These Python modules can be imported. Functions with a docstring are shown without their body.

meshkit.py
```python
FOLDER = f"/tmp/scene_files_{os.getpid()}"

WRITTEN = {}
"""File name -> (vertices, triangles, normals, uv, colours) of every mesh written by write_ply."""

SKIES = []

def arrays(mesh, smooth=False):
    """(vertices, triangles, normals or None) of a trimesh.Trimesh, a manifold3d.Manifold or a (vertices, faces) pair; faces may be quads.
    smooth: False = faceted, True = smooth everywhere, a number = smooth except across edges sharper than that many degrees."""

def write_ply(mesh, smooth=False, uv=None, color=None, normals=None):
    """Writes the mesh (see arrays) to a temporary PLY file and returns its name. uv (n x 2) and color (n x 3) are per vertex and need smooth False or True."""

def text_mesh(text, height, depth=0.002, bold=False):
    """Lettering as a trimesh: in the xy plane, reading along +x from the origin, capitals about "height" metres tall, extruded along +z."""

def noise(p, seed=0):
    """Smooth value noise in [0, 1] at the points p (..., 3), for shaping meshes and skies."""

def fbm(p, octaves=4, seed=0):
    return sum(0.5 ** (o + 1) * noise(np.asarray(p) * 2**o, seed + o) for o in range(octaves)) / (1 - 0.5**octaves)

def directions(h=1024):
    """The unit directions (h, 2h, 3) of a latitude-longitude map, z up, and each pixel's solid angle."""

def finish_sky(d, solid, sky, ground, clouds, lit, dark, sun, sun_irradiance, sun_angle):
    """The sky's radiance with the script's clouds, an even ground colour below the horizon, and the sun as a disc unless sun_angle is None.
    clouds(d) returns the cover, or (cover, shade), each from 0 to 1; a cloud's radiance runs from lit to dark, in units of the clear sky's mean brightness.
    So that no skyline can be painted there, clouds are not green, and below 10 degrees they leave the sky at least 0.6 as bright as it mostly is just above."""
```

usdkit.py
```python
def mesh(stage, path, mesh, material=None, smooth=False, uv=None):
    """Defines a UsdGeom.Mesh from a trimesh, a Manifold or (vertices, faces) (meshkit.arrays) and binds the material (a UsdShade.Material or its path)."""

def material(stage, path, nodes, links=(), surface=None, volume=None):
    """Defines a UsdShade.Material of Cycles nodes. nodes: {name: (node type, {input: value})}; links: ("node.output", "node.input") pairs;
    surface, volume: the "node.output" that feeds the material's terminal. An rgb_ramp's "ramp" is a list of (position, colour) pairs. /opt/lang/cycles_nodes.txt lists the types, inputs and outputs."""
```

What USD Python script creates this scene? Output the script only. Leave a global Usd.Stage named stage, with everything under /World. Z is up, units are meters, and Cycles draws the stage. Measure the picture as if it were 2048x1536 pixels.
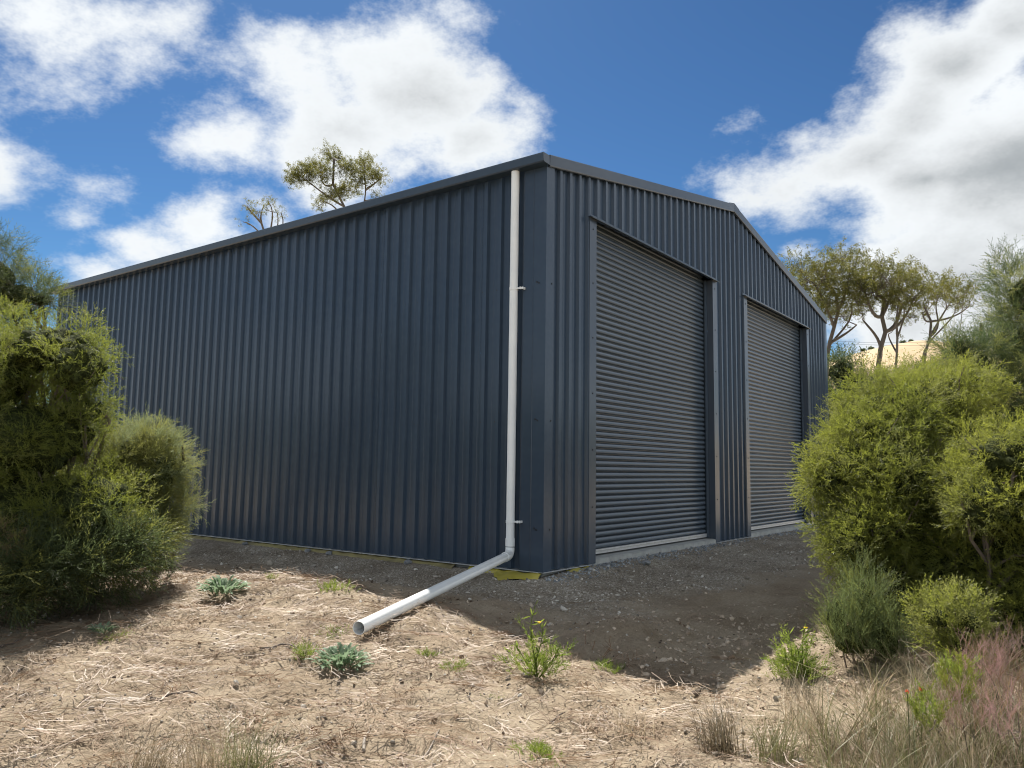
import math
import numpy as np
import trimesh
import meshkit
import usdkit
from pxr import Gf, Sdf, Usd, UsdGeom, UsdLux, UsdShade, Vt

stage = Usd.Stage.CreateInMemory()
UsdGeom.SetStageUpAxis(stage, UsdGeom.Tokens.z)
UsdGeom.SetStageMetersPerUnit(stage, 1.0)
UsdGeom.Xform.Define(stage, "/World")
UsdGeom.Scope.Define(stage, "/World/Looks")

# ------------------------------------------------------------------ camera
CAM = np.array([-6.588, -4.500, 0.962])
YAW, PITCH, ROLL, FPX = 0.9306, 0.107, 0.0145, 1565.5
FW = np.array([math.sin(YAW) * math.cos(PITCH), math.cos(YAW) * math.cos(PITCH), math.sin(PITCH)])
_r = np.array([math.cos(YAW), -math.sin(YAW), 0.0])
_u = np.cross(_r, FW)
RT = math.cos(ROLL) * _r + math.sin(ROLL) * _u
UP = -math.sin(ROLL) * _r + math.cos(ROLL) * _u
cam = UsdGeom.Camera.Define(stage, "/World/camera")
M = np.eye(4)
M[0, :3], M[1, :3], M[2, :3], M[3, :3] = RT, UP, -FW, CAM
cam.AddTransformOp().Set(Gf.Matrix4d(*M.ravel().tolist()))
cam.CreateHorizontalApertureAttr(36.0)
cam.CreateVerticalApertureAttr(27.0)
cam.CreateFocalLengthAttr(36.0 * FPX / 2048)
cam.CreateClippingRangeAttr(Gf.Vec2f(0.05, 20000))
cam.CreateExposureAttr(1.15)

SUN_AZ, SUN_EL = math.radians(36.8), math.radians(54.0)
SUN = np.array([math.sin(SUN_AZ) * math.cos(SUN_EL), math.cos(SUN_AZ) * math.cos(SUN_EL), math.sin(SUN_EL)])
SKY_STRENGTH = 0.12
sun = UsdLux.DistantLight.Define(stage, "/World/sun")
sun.CreateIntensityAttr(1.2)
sun.CreateNormalizeAttr(True)
sun.CreateAngleAttr(0.53)
sun.CreateColorAttr(Gf.Vec3f(1.0, 0.945, 0.86))
_z = SUN
_x = np.cross([0, 0, 1.0], _z); _x /= np.linalg.norm(_x)
_y = np.cross(_z, _x)
M = np.eye(4); M[0, :3], M[1, :3], M[2, :3] = _x, _y, _z
sun.AddTransformOp().Set(Gf.Matrix4d(*M.ravel().tolist()))


def ray(x, y):
    """World direction seen at a pixel of the 2048 x 1536 photograph."""
    d = FW + RT * (x - 1024) / FPX - UP * (y - 768) / FPX
    return d


def at(x, y, depth):
    return CAM + ray(x, y) * depth


def on_ground(x, y, it=7):
    """The point of the terrain seen at a pixel."""
    d = ray(x, y)
    t = (-0.15 - CAM[2]) / d[2]
    for _ in range(it):
        p = CAM + d * t
        t = (float(ground_z(p[0], p[1])) - CAM[2]) / d[2]
    return CAM + d * t


def on_ground_many(q):
    D = FW + RT * ((q[:, :1] - 1024) / FPX) - UP * ((q[:, 1:] - 768) / FPX)
    t = (-0.15 - CAM[2]) / D[:, 2]
    for _ in range(8):
        p = CAM + D * t[:, None]
        t = (ground_z(p[:, 0], p[:, 1]) - CAM[2]) / D[:, 2]
    return CAM + D * t[:, None]


# ------------------------------------------------------------------ sky with clouds
def build_sky():
    dome = UsdLux.DomeLight.Define(stage, "/World/sky")
    n, l = {}, []
    n["sky"] = ("sky_texture", dict(sky_type="single_scattering", sun_disc=False, sun_elevation=SUN_EL, sun_rotation=SUN_AZ,
                                    altitude=200.0, air_density=1.0, aerosol_density=0.35, ozone_density=2.2))
    n["tc"] = ("texture_coordinate", {})
    # a frame for the cloud field: u to the right, v up (stretched: clouds are wider than tall), w ahead
    for k, a in (("u", RT), ("v", UP * 1.45), ("w", FW)):
        n["d" + k] = ("vector_math", dict(math_type="dot_product", vector2=a.tolist()))
        l.append(("tc.generated", f"d{k}.vector1"))
    n["p0"] = ("combine_xyz", {})
    l += [("du.value", "p0.x"), ("dv.value", "p0.y"), ("dw.value", "p0.z")]
    # domain warp
    n["wn"] = ("noise_texture", dict(scale=4.2, detail=2.0, roughness=0.6))
    n["ws"] = ("vector_math", dict(math_type="multiply_add", vector2=(0.24, 0.24, 0.24), vector3=(-0.12, -0.12, -0.12)))
    n["wa"] = ("vector_math", dict(math_type="add"))
    l += [("p0.vector", "wn.vector"), ("wn.color", "ws.vector1"), ("p0.vector", "wa.vector1"), ("ws.vector", "wa.vector2")]
    # cloud masses: (px, py, radius, strength), radius in photograph pixels; each is a cone of density, blended smoothly
    acc = None
    for i, (px, py, r, s) in enumerate(CLOUDS):
        c = np.array([(px - 1024) / FPX, -(py - 768) / FPX, 1.0])
        k = np.linalg.norm(c)
        c /= k
        n[f"bd{i}"] = ("vector_math", dict(math_type="distance", vector2=(c[0], c[1] * 1.45, c[2])))
        n[f"br{i}"] = ("math", dict(math_type="multiply_add", value2=-s / (r / FPX / k * 1.15), value3=s))
        l += [("wa.vector", f"bd{i}.vector1"), (f"bd{i}.value", f"br{i}.value1")]
        if acc is None:
            acc = f"br{i}.value"
        else:
            n[f"ba{i}"] = ("math", dict(math_type="smoothmax", value3=0.35))
            l += [(acc, f"ba{i}.value1"), (f"br{i}.value", f"ba{i}.value2")]
            acc = f"ba{i}.value"
    # the rest of the sky: the same broken cumulus, from noise
    n["sp"] = ("separate_color", {})
    n["fn"] = ("noise_texture", dict(scale=6.0, detail=6.0, roughness=0.70))
    n["gr"] = ("math", dict(math_type="multiply_add", value2=7.0, value3=-3.05))
    n["gw"] = ("map_range", dict(range_type="linear", from_min=0.77, from_max=0.68, to_min=-3.0, to_max=0.0, clamp=True))
    n["gm"] = ("math", dict(math_type="add"))
    n["ga"] = ("math", dict(math_type="maximum"))
    l += [("wn.color", "sp.color"), ("p0.vector", "fn.vector"), ("wn.fac", "gr.value1"), ("dw.value", "gw.value"), ("gr.value", "gm.value1"),
          ("gw.result", "gm.value2"), (acc, "ga.value1"), ("gm.value", "ga.value2")]
    # fine billows eat into the edge
    n["fm"] = ("math", dict(math_type="multiply_add", value2=2.3, value3=-1.15))
    n["fa"] = ("math", dict(math_type="add"))
    n["den"] = ("map_range", dict(range_type="smoothstep", from_min=-0.02, from_max=0.78, to_min=0.0, to_max=1.0, clamp=True))
    l += [("fn.fac", "fm.value1"), ("ga.value", "fa.value1"), ("fm.value", "fa.value2"), ("fa.value", "den.value")]
    # a cloud is grey where thick, white at its rim
    n["th"] = ("math", dict(math_type="multiply_add", value2=1.5))
    n["thr"] = ("map_range", dict(range_type="smoothstep", from_min=0.9, from_max=3.4, to_min=0.0, to_max=1.0, clamp=True))
    n["cc"] = ("rgb_ramp", dict(ramp=[(0.0, CLOUD_WHITE), (0.25, tuple(0.92 * x for x in CLOUD_WHITE)), (0.6, tuple(0.74 * x for x in CLOUD_WHITE)), (1.0, CLOUD_GREY)]))
    l += [("sp.g", "th.value1"), ("fa.value", "th.value3"), ("th.value", "thr.value"), ("thr.result", "cc.fac")]
    n["sg"] = ("gamma", dict(gamma=1.4))
    n["sv"] = ("vector_math", dict(math_type="multiply", vector2=SKY_TINT))
    n["sm"] = ("vector_math", dict(math_type="minimum", vector2=(2.1, 2.9, 3.6)))
    n["mx"] = ("mix", dict(mix_type="mix"))
    n["bg"] = ("background_shader", dict(strength=SKY_STRENGTH))
    l += [("sky.color", "sg.color"), ("sg.color", "sv.vector1"), ("den.result", "mx.fac"), ("sv.vector", "sm.vector1"), ("sm.vector", "mx.color1"), ("cc.color", "mx.color2"), ("mx.color", "bg.color")]
    m = usdkit.material(stage, "/World/Looks/sky_look", n, l, surface="bg.background")
    UsdShade.MaterialBindingAPI.Apply(dome.GetPrim()).Bind(m)
    dome.GetPrim().SetCustomDataByKey("kind", "structure")


SKY_TINT = (0.092, 0.132, 0.148)
CLOUD_WHITE = (3.6, 3.75, 3.85)
CLOUD_GREY = (1.55, 1.68, 1.76)
CLOUDS = [
    # the big central cumulus
    (440, 300, 115, 1.1), (560, 140, 150, 1.2), (690, 280, 215, 1.6), (810, 170, 180, 1.5), (985, 250, 140, 1.3), (840, 90, 70, 0.6),
    # upper left
    (60, 70, 210, 0.7), (290, 30, 130, 0.55), (360, 190, 70, 0.2),
    # left bands
    (10, 320, 120, 1.0), (170, 385, 105, 1.0), (230, 490, 95, 0.95), (390, 478, 105, 1.05), (530, 440, 80, 0.8), (130, 570, 90, 0.9),
    # the large grey cloud at the right
    (1560, 340, 115, 1.2), (1715, 300, 175, 1.9), (1815, 215, 165, 1.9), (1950, 150, 190, 2.4), (2030, 340, 260, 2.6), (1860, 360, 190, 2.2), (2120, 60, 150, 1.9),
    # lower right
    (1960, 550, 220, 2.0), (1800, 620, 200, 1.5), (1590, 500, 60, 0.6), (2060, 650, 240, 1.8),
]
build_sky()

# ------------------------------------------------------------------ helpers
_used = {}


def numbered(parent, name):
    k = (str(parent), name)
    i = _used.get(k, 0)
    _used[k] = i + 1
    return f"{parent}/{name}" if i == 0 else f"{parent}/{name}_{i:03d}"


def tag(prim, label=None, cat=None, group=None, kind=None):
    prim = prim.GetPrim() if hasattr(prim, "GetPrim") else prim
    for k, v in (("label", label), ("category", cat), ("group", group), ("kind", kind)):
        if v:
            prim.SetCustomDataByKey(k, v)
    return prim


def thing(name, label, cat, group=None, kind=None):
    x = UsdGeom.Xform.Define(stage, numbered("/World", name))
    return tag(x, label, cat, group, kind)


def obj(name, mesh, mat, parent=None, smooth=False, **kw):
    base = str(parent.GetPath()) if parent is not None else "/World"
    m = usdkit.mesh(stage, numbered(base, name), mesh, mat, smooth)
    return tag(m, **kw)


def scatter(name, protos, pos, quat, scale, idx, parent=None, kind="stuff", **kw):
    """A PointInstancer. protos: list of (mesh, material); quat rows are (w, x, y, z)."""
    base = str(parent.GetPath()) if parent is not None else "/World"
    path = numbered(base, name)
    pi = UsdGeom.PointInstancer.Define(stage, path)
    targets = []
    for k, (me, mat) in enumerate(protos):
        p = f"{path}/piece_{k:03d}"
        usdkit.mesh(stage, p, me, mat, False)
        targets.append(Sdf.Path(p))
    pi.CreatePrototypesRel().SetTargets(targets)
    pi.CreatePositionsAttr(Vt.Vec3fArray.FromNumpy(np.asarray(pos, np.float32)))
    q = np.asarray(quat, np.float32)
    pi.CreateOrientationsAttr(Vt.QuathArray([Gf.Quath(float(a), float(b), float(c), float(d)) for a, b, c, d in q]))
    s = np.asarray(scale, np.float32)
    if s.ndim == 1:
        s = np.repeat(s[:, None], 3, 1)
    pi.CreateScalesAttr(Vt.Vec3fArray.FromNumpy(np.ascontiguousarray(s)))
    pi.CreateProtoIndicesAttr(Vt.IntArray.FromNumpy(np.asarray(idx, np.int32)))
    return tag(pi, kind=kind, **kw)


def quat_mats(q):
    w, x, y, z = np.asarray(q, float).T
    return np.stack([np.stack([1 - 2 * (y * y + z * z), 2 * (x * y - z * w), 2 * (x * z + y * w)], -1), np.stack([2 * (x * y + z * w), 1 - 2 * (x * x + z * z), 2 * (y * z - x * w)], -1),
                     np.stack([2 * (x * z - y * w), 2 * (y * z + x * w), 1 - 2 * (x * x + y * y)], -1)], 1)


def merged(protos, pos, quat, scale, idx):
    """Copies of the meshes PROTOS placed and joined into one."""
    R, V, F, k = quat_mats(quat), [], [], 0
    for j, (v, f) in enumerate(protos):
        on = np.asarray(idx) == j
        if on.any():
            vv = np.einsum("nij,kj->nki", R[on], np.asarray(v)) * np.asarray(scale)[on][:, None, None] + np.asarray(pos)[on][:, None]
            F.append((np.arange(on.sum())[:, None, None] * len(v) + np.asarray(f)[None]).reshape(-1, 3) + k)
            V.append(vv.reshape(-1, 3)); k += len(V[-1])
    return np.vstack(V), np.vstack(F)


def quat_to(d, rng, roll=True):
    """Quaternions that turn +z to the directions d, with a random roll about z first."""
    d = d / np.linalg.norm(d, axis=1, keepdims=True)
    w = 1 + d[:, 2]
    q = np.stack([w, -d[:, 1], d[:, 0], np.zeros(len(d))], 1)
    bad = w < 1e-6
    q[bad] = (0, 1, 0, 0)
    q /= np.linalg.norm(q, axis=1, keepdims=True)
    if roll:
        a = rng.uniform(0, 2 * np.pi, len(d)) / 2
        c, s = np.cos(a), np.sin(a)
        w0, x0, y0, z0 = q.T
        q = np.stack([w0 * c - z0 * s, x0 * c + y0 * s, -x0 * s + y0 * c, w0 * s + z0 * c], 1)
    return q


def box(x0, y0, z0, x1, y1, z1):
    m = trimesh.creation.box([x1 - x0, y1 - y0, z1 - z0])
    m.apply_translation([(x0 + x1) / 2, (y0 + y1) / 2, (z0 + z1) / 2])
    return m


def join(ms):
    vs, fs, n = [], [], 0
    for m in ms:
        v, f = (m.vertices, m.faces) if hasattr(m, "vertices") else m
        vs.append(np.asarray(v)); fs.append(np.asarray(f) + n); n += len(v)
    return np.vstack(vs), np.vstack(fs)


def tube(path, radii, sides=8, cap=True):
    """A tapered tube along a polyline."""
    path = np.asarray(path, float)
    radii = np.broadcast_to(np.asarray(radii, float), len(path))
    t = np.gradient(path, axis=0)
    t /= np.linalg.norm(t, axis=1, keepdims=True) + 1e-12
    ref = np.array([0, 0, 1.0]) if abs(t[0, 2]) < 0.9 else np.array([1.0, 0, 0])
    a = np.cross(t[0], ref); a /= np.linalg.norm(a)
    ang = np.linspace(0, 2 * np.pi, sides, endpoint=False)
    vs = []
    for i in range(len(path)):
        a = a - t[i] * (a @ t[i]); a /= np.linalg.norm(a) + 1e-12
        b = np.cross(t[i], a)
        vs.append(path[i] + radii[i] * (np.cos(ang)[:, None] * a + np.sin(ang)[:, None] * b))
    v = np.vstack(vs)
    f = []
    for i in range(len(path) - 1):
        o = i * sides
        for j in range(sides):
            k = (j + 1) % sides
            f += [[o + j, o + k, o + sides + k], [o + j, o + sides + k, o + sides + j]]
    if cap:
        n = len(v)
        v = np.vstack([v, path[0], path[-1]])
        o = (len(path) - 1) * sides
        for j in range(sides):
            k = (j + 1) % sides
            f += [[n, k, j], [n + 1, o + j, o + k]]
    return v, np.array(f)


def extrude_y(profile, y0, y1):
    """A closed xz profile drawn out from y0 to y1, with ends."""
    from shapely.geometry import Polygon
    m = trimesh.creation.extrude_polygon(Polygon(profile), abs(y1 - y0), engine="earcut")
    v = np.array(m.vertices)
    v = np.stack([v[:, 0], min(y0, y1) + v[:, 2], v[:, 1]], 1)
    return v, np.array(m.faces)[:, ::-1]


# ------------------------------------------------------------------ materials
L = "/World/Looks/"


def mat_noise(name, cols, scale=6.0, rough=0.6, bump=0.0, bump_scale=40.0, bump_dist=0.01, detail=4.0, metallic=0.0, spec=0.5, space="position", stretch=(1, 1, 1)):
    n = {"g": ("geometry", {}), "mp": ("mapping", dict(scale=stretch)), "n": ("noise_texture", dict(scale=scale, detail=detail, roughness=0.6)),
         "r": ("rgb_ramp", dict(ramp=cols)), "p": ("principled_bsdf", dict(roughness=rough, metallic=metallic, specular_ior_level=spec))}
    l = [("g.position", "mp.vector"), ("mp.vector", "n.vector"), ("n.fac", "r.fac"), ("r.color", "p.base_color")]
    if bump:
        n["bn"] = ("noise_texture", dict(scale=bump_scale, detail=5.0, roughness=0.65))
        n["b"] = ("bump", dict(strength=bump, distance=bump_dist))
        l += [("mp.vector", "bn.vector"), ("bn.fac", "b.height"), ("b.normal", "p.normal")]
    return usdkit.material(stage, L + name, n, l, surface="p.BSDF")


def mat_steel(name, lo, hi, rough, wave):
    """Factory-painted sheet: each piece a shade apart, faint dust, slow waviness in the flat."""
    n = {"g": ("geometry", {}), "oi": ("object_info", {}), "n": ("noise_texture", dict(scale=1.3, detail=4.0)), "m": ("mix_float", dict(fac=0.5)), "r": ("rgb_ramp", dict(ramp=[(0.2, lo), (0.8, hi)])),
         "dn": ("noise_texture", dict(scale=5.0, detail=6.0, roughness=0.7)), "dr": ("map_range", dict(from_min=0.35, from_max=0.75, to_min=rough - 0.02, to_max=rough + 0.05, clamp=True)),
         "mp": ("mapping", dict(scale=(3.0, 3.0, 0.9))), "wn": ("noise_texture", dict(scale=1.0, detail=2.0)), "b": ("bump", dict(strength=wave, distance=0.03)), "p": ("principled_bsdf", {})}
    l = [("oi.random", "m.a"), ("g.position", "n.vector"), ("n.fac", "m.b"), ("m.result", "r.fac"), ("r.color", "p.base_color"), ("g.position", "dn.vector"), ("dn.fac", "dr.value"), ("dr.result", "p.roughness"),
         ("g.position", "mp.vector"), ("mp.vector", "wn.vector"), ("wn.fac", "b.height"), ("b.normal", "p.normal")]
    return usdkit.material(stage, L + name, n, l, surface="p.BSDF")


STEEL = mat_steel("steel_paint", (0.027, 0.042, 0.064), (0.034, 0.052, 0.078), 0.24, 0.06)
STEEL_DOOR = mat_noise("steel_door_paint", [(0.3, (0.048, 0.064, 0.084)), (0.7, (0.058, 0.076, 0.098))], scale=2.0, rough=0.22)
STEEL_TRIM = mat_noise("steel_trim_paint", [(0.3, (0.048, 0.060, 0.078)), (0.7, (0.056, 0.070, 0.090))], scale=2.0, rough=0.22)
SCREW = mat_noise("screw_paint", [(0.3, (0.008, 0.010, 0.014)), (0.7, (0.012, 0.014, 0.018))], rough=0.5)
GALV = mat_noise("galvanised", [(0.3, (0.50, 0.52, 0.54)), (0.7, (0.62, 0.64, 0.66))], scale=25.0, rough=0.38, metallic=0.6)
CONCRETE = mat_noise("concrete", [(0.25, (0.26, 0.27, 0.26)), (0.75, (0.42, 0.43, 0.42))], scale=9.0, rough=0.9, bump=0.4, bump_scale=60)
PVC = mat_noise("white_pvc", [(0.3, (0.70, 0.73, 0.74)), (0.75, (0.80, 0.82, 0.82))], scale=4.0, rough=0.32)
PLASTIC = mat_noise("yellow_plastic", [(0.3, (0.42, 0.36, 0.05)), (0.7, (0.55, 0.47, 0.09))], scale=7.0, rough=0.35)
PLASTIC_DULL = mat_noise("dirty_plastic", [(0.35, (0.20, 0.17, 0.08)), (0.7, (0.36, 0.31, 0.12))], scale=5.0, rough=0.5)
STONE = mat_noise("stone", [(0.25, (0.16, 0.17, 0.18)), (0.75, (0.34, 0.35, 0.36))], scale=14.0, rough=0.85, bump=0.4, bump_scale=80)
BARK = mat_noise("bark", [(0.25, (0.075, 0.055, 0.042)), (0.75, (0.20, 0.165, 0.135))], scale=14.0, rough=0.9, bump=0.6, bump_scale=30, stretch=(1, 1, 0.25))
BARK_GUM = mat_noise("bark_gum", [(0.25, (0.055, 0.045, 0.038)), (0.75, (0.17, 0.145, 0.12))], scale=8.0, rough=0.85, bump=0.4, bump_scale=25, stretch=(1, 1, 0.3))
BARK_PALE = mat_noise("bark_pale", [(0.25, (0.17, 0.145, 0.12)), (0.75, (0.40, 0.36, 0.31))], scale=10.0, rough=0.85, bump=0.4, bump_scale=25, stretch=(1, 1, 0.3))


def mat_leaf(name, cols, trans=0.5, rough=0.5, spec=0.3, patch=1.6):
    """Leaves: tone from each leaf's own random number and from a slow noise through the plant; light passes through."""
    n = {"oi": ("object_info", {}), "g": ("geometry", {}), "n": ("noise_texture", dict(scale=patch, detail=2.0)), "m": ("mix_float", dict(fac=0.45)), "m2": ("mix_float", dict(fac=0.45)),
         "r": ("rgb_ramp", dict(ramp=cols)), "p": ("principled_bsdf", dict(roughness=rough, specular_ior_level=spec)),
         "h": ("hsv", dict(hue=0.488, saturation=1.08, value=1.7)), "t": ("translucent_bsdf", {}), "x": ("mix_closure", dict(fac=trans))}
    l = [("oi.random", "m.a"), ("g.random_per_island", "m.b"), ("m.result", "m2.a"), ("g.position", "n.vector"), ("n.fac", "m2.b"), ("m2.result", "r.fac"), ("r.color", "p.base_color"), ("r.color", "h.color"),
         ("h.color", "t.color"), ("p.BSDF", "x.closure1"), ("t.BSDF", "x.closure2")]
    return usdkit.material(stage, L + name, n, l, surface="x.closure")


LEAF_BRIGHT = mat_leaf("leaf_yellow_green", [(0.2, (0.102, 0.130, 0.028)), (0.5, (0.185, 0.208, 0.046)), (0.8, (0.30, 0.295, 0.078))])
LEAF_OLIVE = mat_leaf("leaf_olive", [(0.2, (0.092, 0.110, 0.034)), (0.5, (0.152, 0.168, 0.055)), (0.8, (0.24, 0.235, 0.09))])
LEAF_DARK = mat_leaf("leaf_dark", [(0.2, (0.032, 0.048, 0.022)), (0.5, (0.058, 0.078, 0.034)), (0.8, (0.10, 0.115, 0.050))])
LEAF_GREY = mat_leaf("leaf_grey_green", [(0.2, (0.115, 0.145, 0.075)), (0.5, (0.185, 0.215, 0.115)), (0.8, (0.27, 0.285, 0.16))])
LEAF_GUM = mat_leaf("leaf_gum", [(0.2, (0.070, 0.080, 0.022)), (0.5, (0.130, 0.132, 0.036)), (0.8, (0.24, 0.205, 0.070))], trans=0.45, rough=0.5, spec=0.25)
LEAF_WEED = mat_leaf("leaf_weed", [(0.2, (0.09, 0.135, 0.030)), (0.5, (0.155, 0.205, 0.046)), (0.8, (0.25, 0.28, 0.075))], patch=6)
LEAF_SILVER = mat_leaf("leaf_silver", [(0.2, (0.10, 0.155, 0.09)), (0.5, (0.19, 0.26, 0.165)), (0.8, (0.34, 0.40, 0.29))], trans=0.3, patch=9)
LEAF_PINK = mat_leaf("leaf_pink", [(0.2, (0.17, 0.125, 0.105)), (0.5, (0.29, 0.19, 0.175)), (0.8, (0.43, 0.28, 0.265))], trans=0.35, patch=6)
LEAF_DRY = mat_leaf("leaf_dry", [(0.2, (0.15, 0.10, 0.055)), (0.5, (0.23, 0.165, 0.095)), (0.8, (0.32, 0.24, 0.14))], trans=0.3, patch=6)
RUSH = mat_leaf("rush_blades", [(0.2, (0.09, 0.075, 0.045)), (0.4, (0.22, 0.18, 0.115)), (0.6, (0.42, 0.36, 0.26)), (0.8, (0.66, 0.59, 0.47))], trans=0.25, patch=8)
RUSH_GREEN = mat_leaf("rush_green_blades", [(0.15, (0.07, 0.085, 0.035)), (0.5, (0.15, 0.15, 0.07)), (0.85, (0.30, 0.26, 0.14))], trans=0.3, patch=8)
STRAW = mat_leaf("straw_pieces", [(0.2, (0.19, 0.135, 0.09)), (0.4, (0.40, 0.31, 0.22)), (0.62, (0.48, 0.395, 0.285)), (0.82, (0.56, 0.475, 0.355))], trans=0.1, patch=3)
STRAW_BROWN = mat_leaf("straw_brown_pieces", [(0.15, (0.09, 0.05, 0.03)), (0.5, (0.23, 0.135, 0.07)), (0.85, (0.40, 0.25, 0.13))], trans=0.05, patch=3)
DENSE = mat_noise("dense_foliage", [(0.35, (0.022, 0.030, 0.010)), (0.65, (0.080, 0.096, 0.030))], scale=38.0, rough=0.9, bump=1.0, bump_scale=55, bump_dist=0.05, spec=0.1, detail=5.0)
FLOWER_YELLOW = mat_noise("flower_yellow", [(0.3, (0.70, 0.52, 0.02)), (0.7, (0.85, 0.66, 0.05))], rough=0.6)
FLOWER_RED = mat_noise("flower_red", [(0.3, (0.62, 0.09, 0.04)), (0.7, (0.75, 0.16, 0.08))], rough=0.6)


def mat_pebble(name, cols):
    n = {"oi": ("object_info", {}), "r": ("rgb_ramp", dict(ramp=cols)), "p": ("principled_bsdf", dict(roughness=0.85)),
         "g": ("geometry", {}), "bn": ("noise_texture", dict(scale=120.0, detail=3.0)), "b": ("bump", dict(strength=0.3, distance=0.004))}
    return usdkit.material(stage, L + name, n, [("oi.random", "r.fac"), ("r.color", "p.base_color"), ("g.position", "bn.vector"), ("bn.fac", "b.height"), ("b.normal", "p.normal")], surface="p.BSDF")


PEBBLE = mat_pebble("gravel_stones", [(0.0, (0.17, 0.148, 0.12)), (0.5, (0.29, 0.258, 0.215)), (0.85, (0.45, 0.415, 0.36)), (1.0, (0.64, 0.61, 0.55))])
PEBBLE_BLUE = mat_pebble("gravel_blue_stones", [(0.0, (0.14, 0.155, 0.165)), (0.6, (0.25, 0.27, 0.285)), (1.0, (0.40, 0.43, 0.45))])
CLOD = mat_pebble("sand_clods", [(0.0, (0.30, 0.235, 0.17)), (0.5, (0.40, 0.32, 0.24)), (1.0, (0.49, 0.41, 0.32))])

# ------------------------------------------------------------------ terrain
from scipy.interpolate import RBFInterpolator

W, LEN, EAVE, RISE = 10.53, 11.2, 4.2, 0.97
_ctrl = np.array([
    (0.1, 0.1, -.11), (-.2, 1.5, -.12), (-.2, 3.5, -.12), (-.2, 6, -.11), (-.2, 9, -.1), (-.2, 12, -.1), (1.5, -.25, -.085), (3.5, -.25, -.085), (6, -.25, -.085), (9, -.25, -.09), (11, -.3, -.11),
    (-1.0, .4, -.19), (-1, 1.6, -.17), (-1.05, 3.2, -.16), (-.6, -.9, -.19), (.8, -1.4, -.17), (3, -1.5, -.14), (6, -2, -.12),
    (-2.0, 1.1, -.03), (-2.03, -.1, -.09), (-2.05, -.9, -.17), (-2.1, 2.6, -.13), (-2.1, -1.9, -.28), (-2.1, -2.66, -.31), (-1.4, -2.45, -.27), (-.75, -2.72, -.19), (-1.45, -3.3, -.14), (-.4, -3.3, -.12),
    (-2.98, -.58, -.17), (-2.9, .8, -.11), (-3.6, .3, -.17), (-3.0, -1.9, -.27), (-3.6, -1.4, -.25), (-4.0, -2.5, -.28), (-5.2, -.9, -.27), (-4.4, 1.2, -.17), (-3.2, 3.2, -.16), (-4.5, 4.5, -.18), (-6, 2, -.3),
    (-2.6, -3.9, -.24), (-1.6, -4.4, -.15), (-6.6, -4.5, -.5), (-5, -5.5, -.45), (-8, -2, -.5), (-3, -7, -.4), (0, -5.5, -.15), (3, -4, -.12), (8, -5, -.12), (5, 5, -.12), (5, 12, -.1),
])
_rbf = RBFInterpolator(_ctrl[:, :2], _ctrl[:, 2], smoothing=0.002, kernel="thin_plate_spline")


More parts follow.
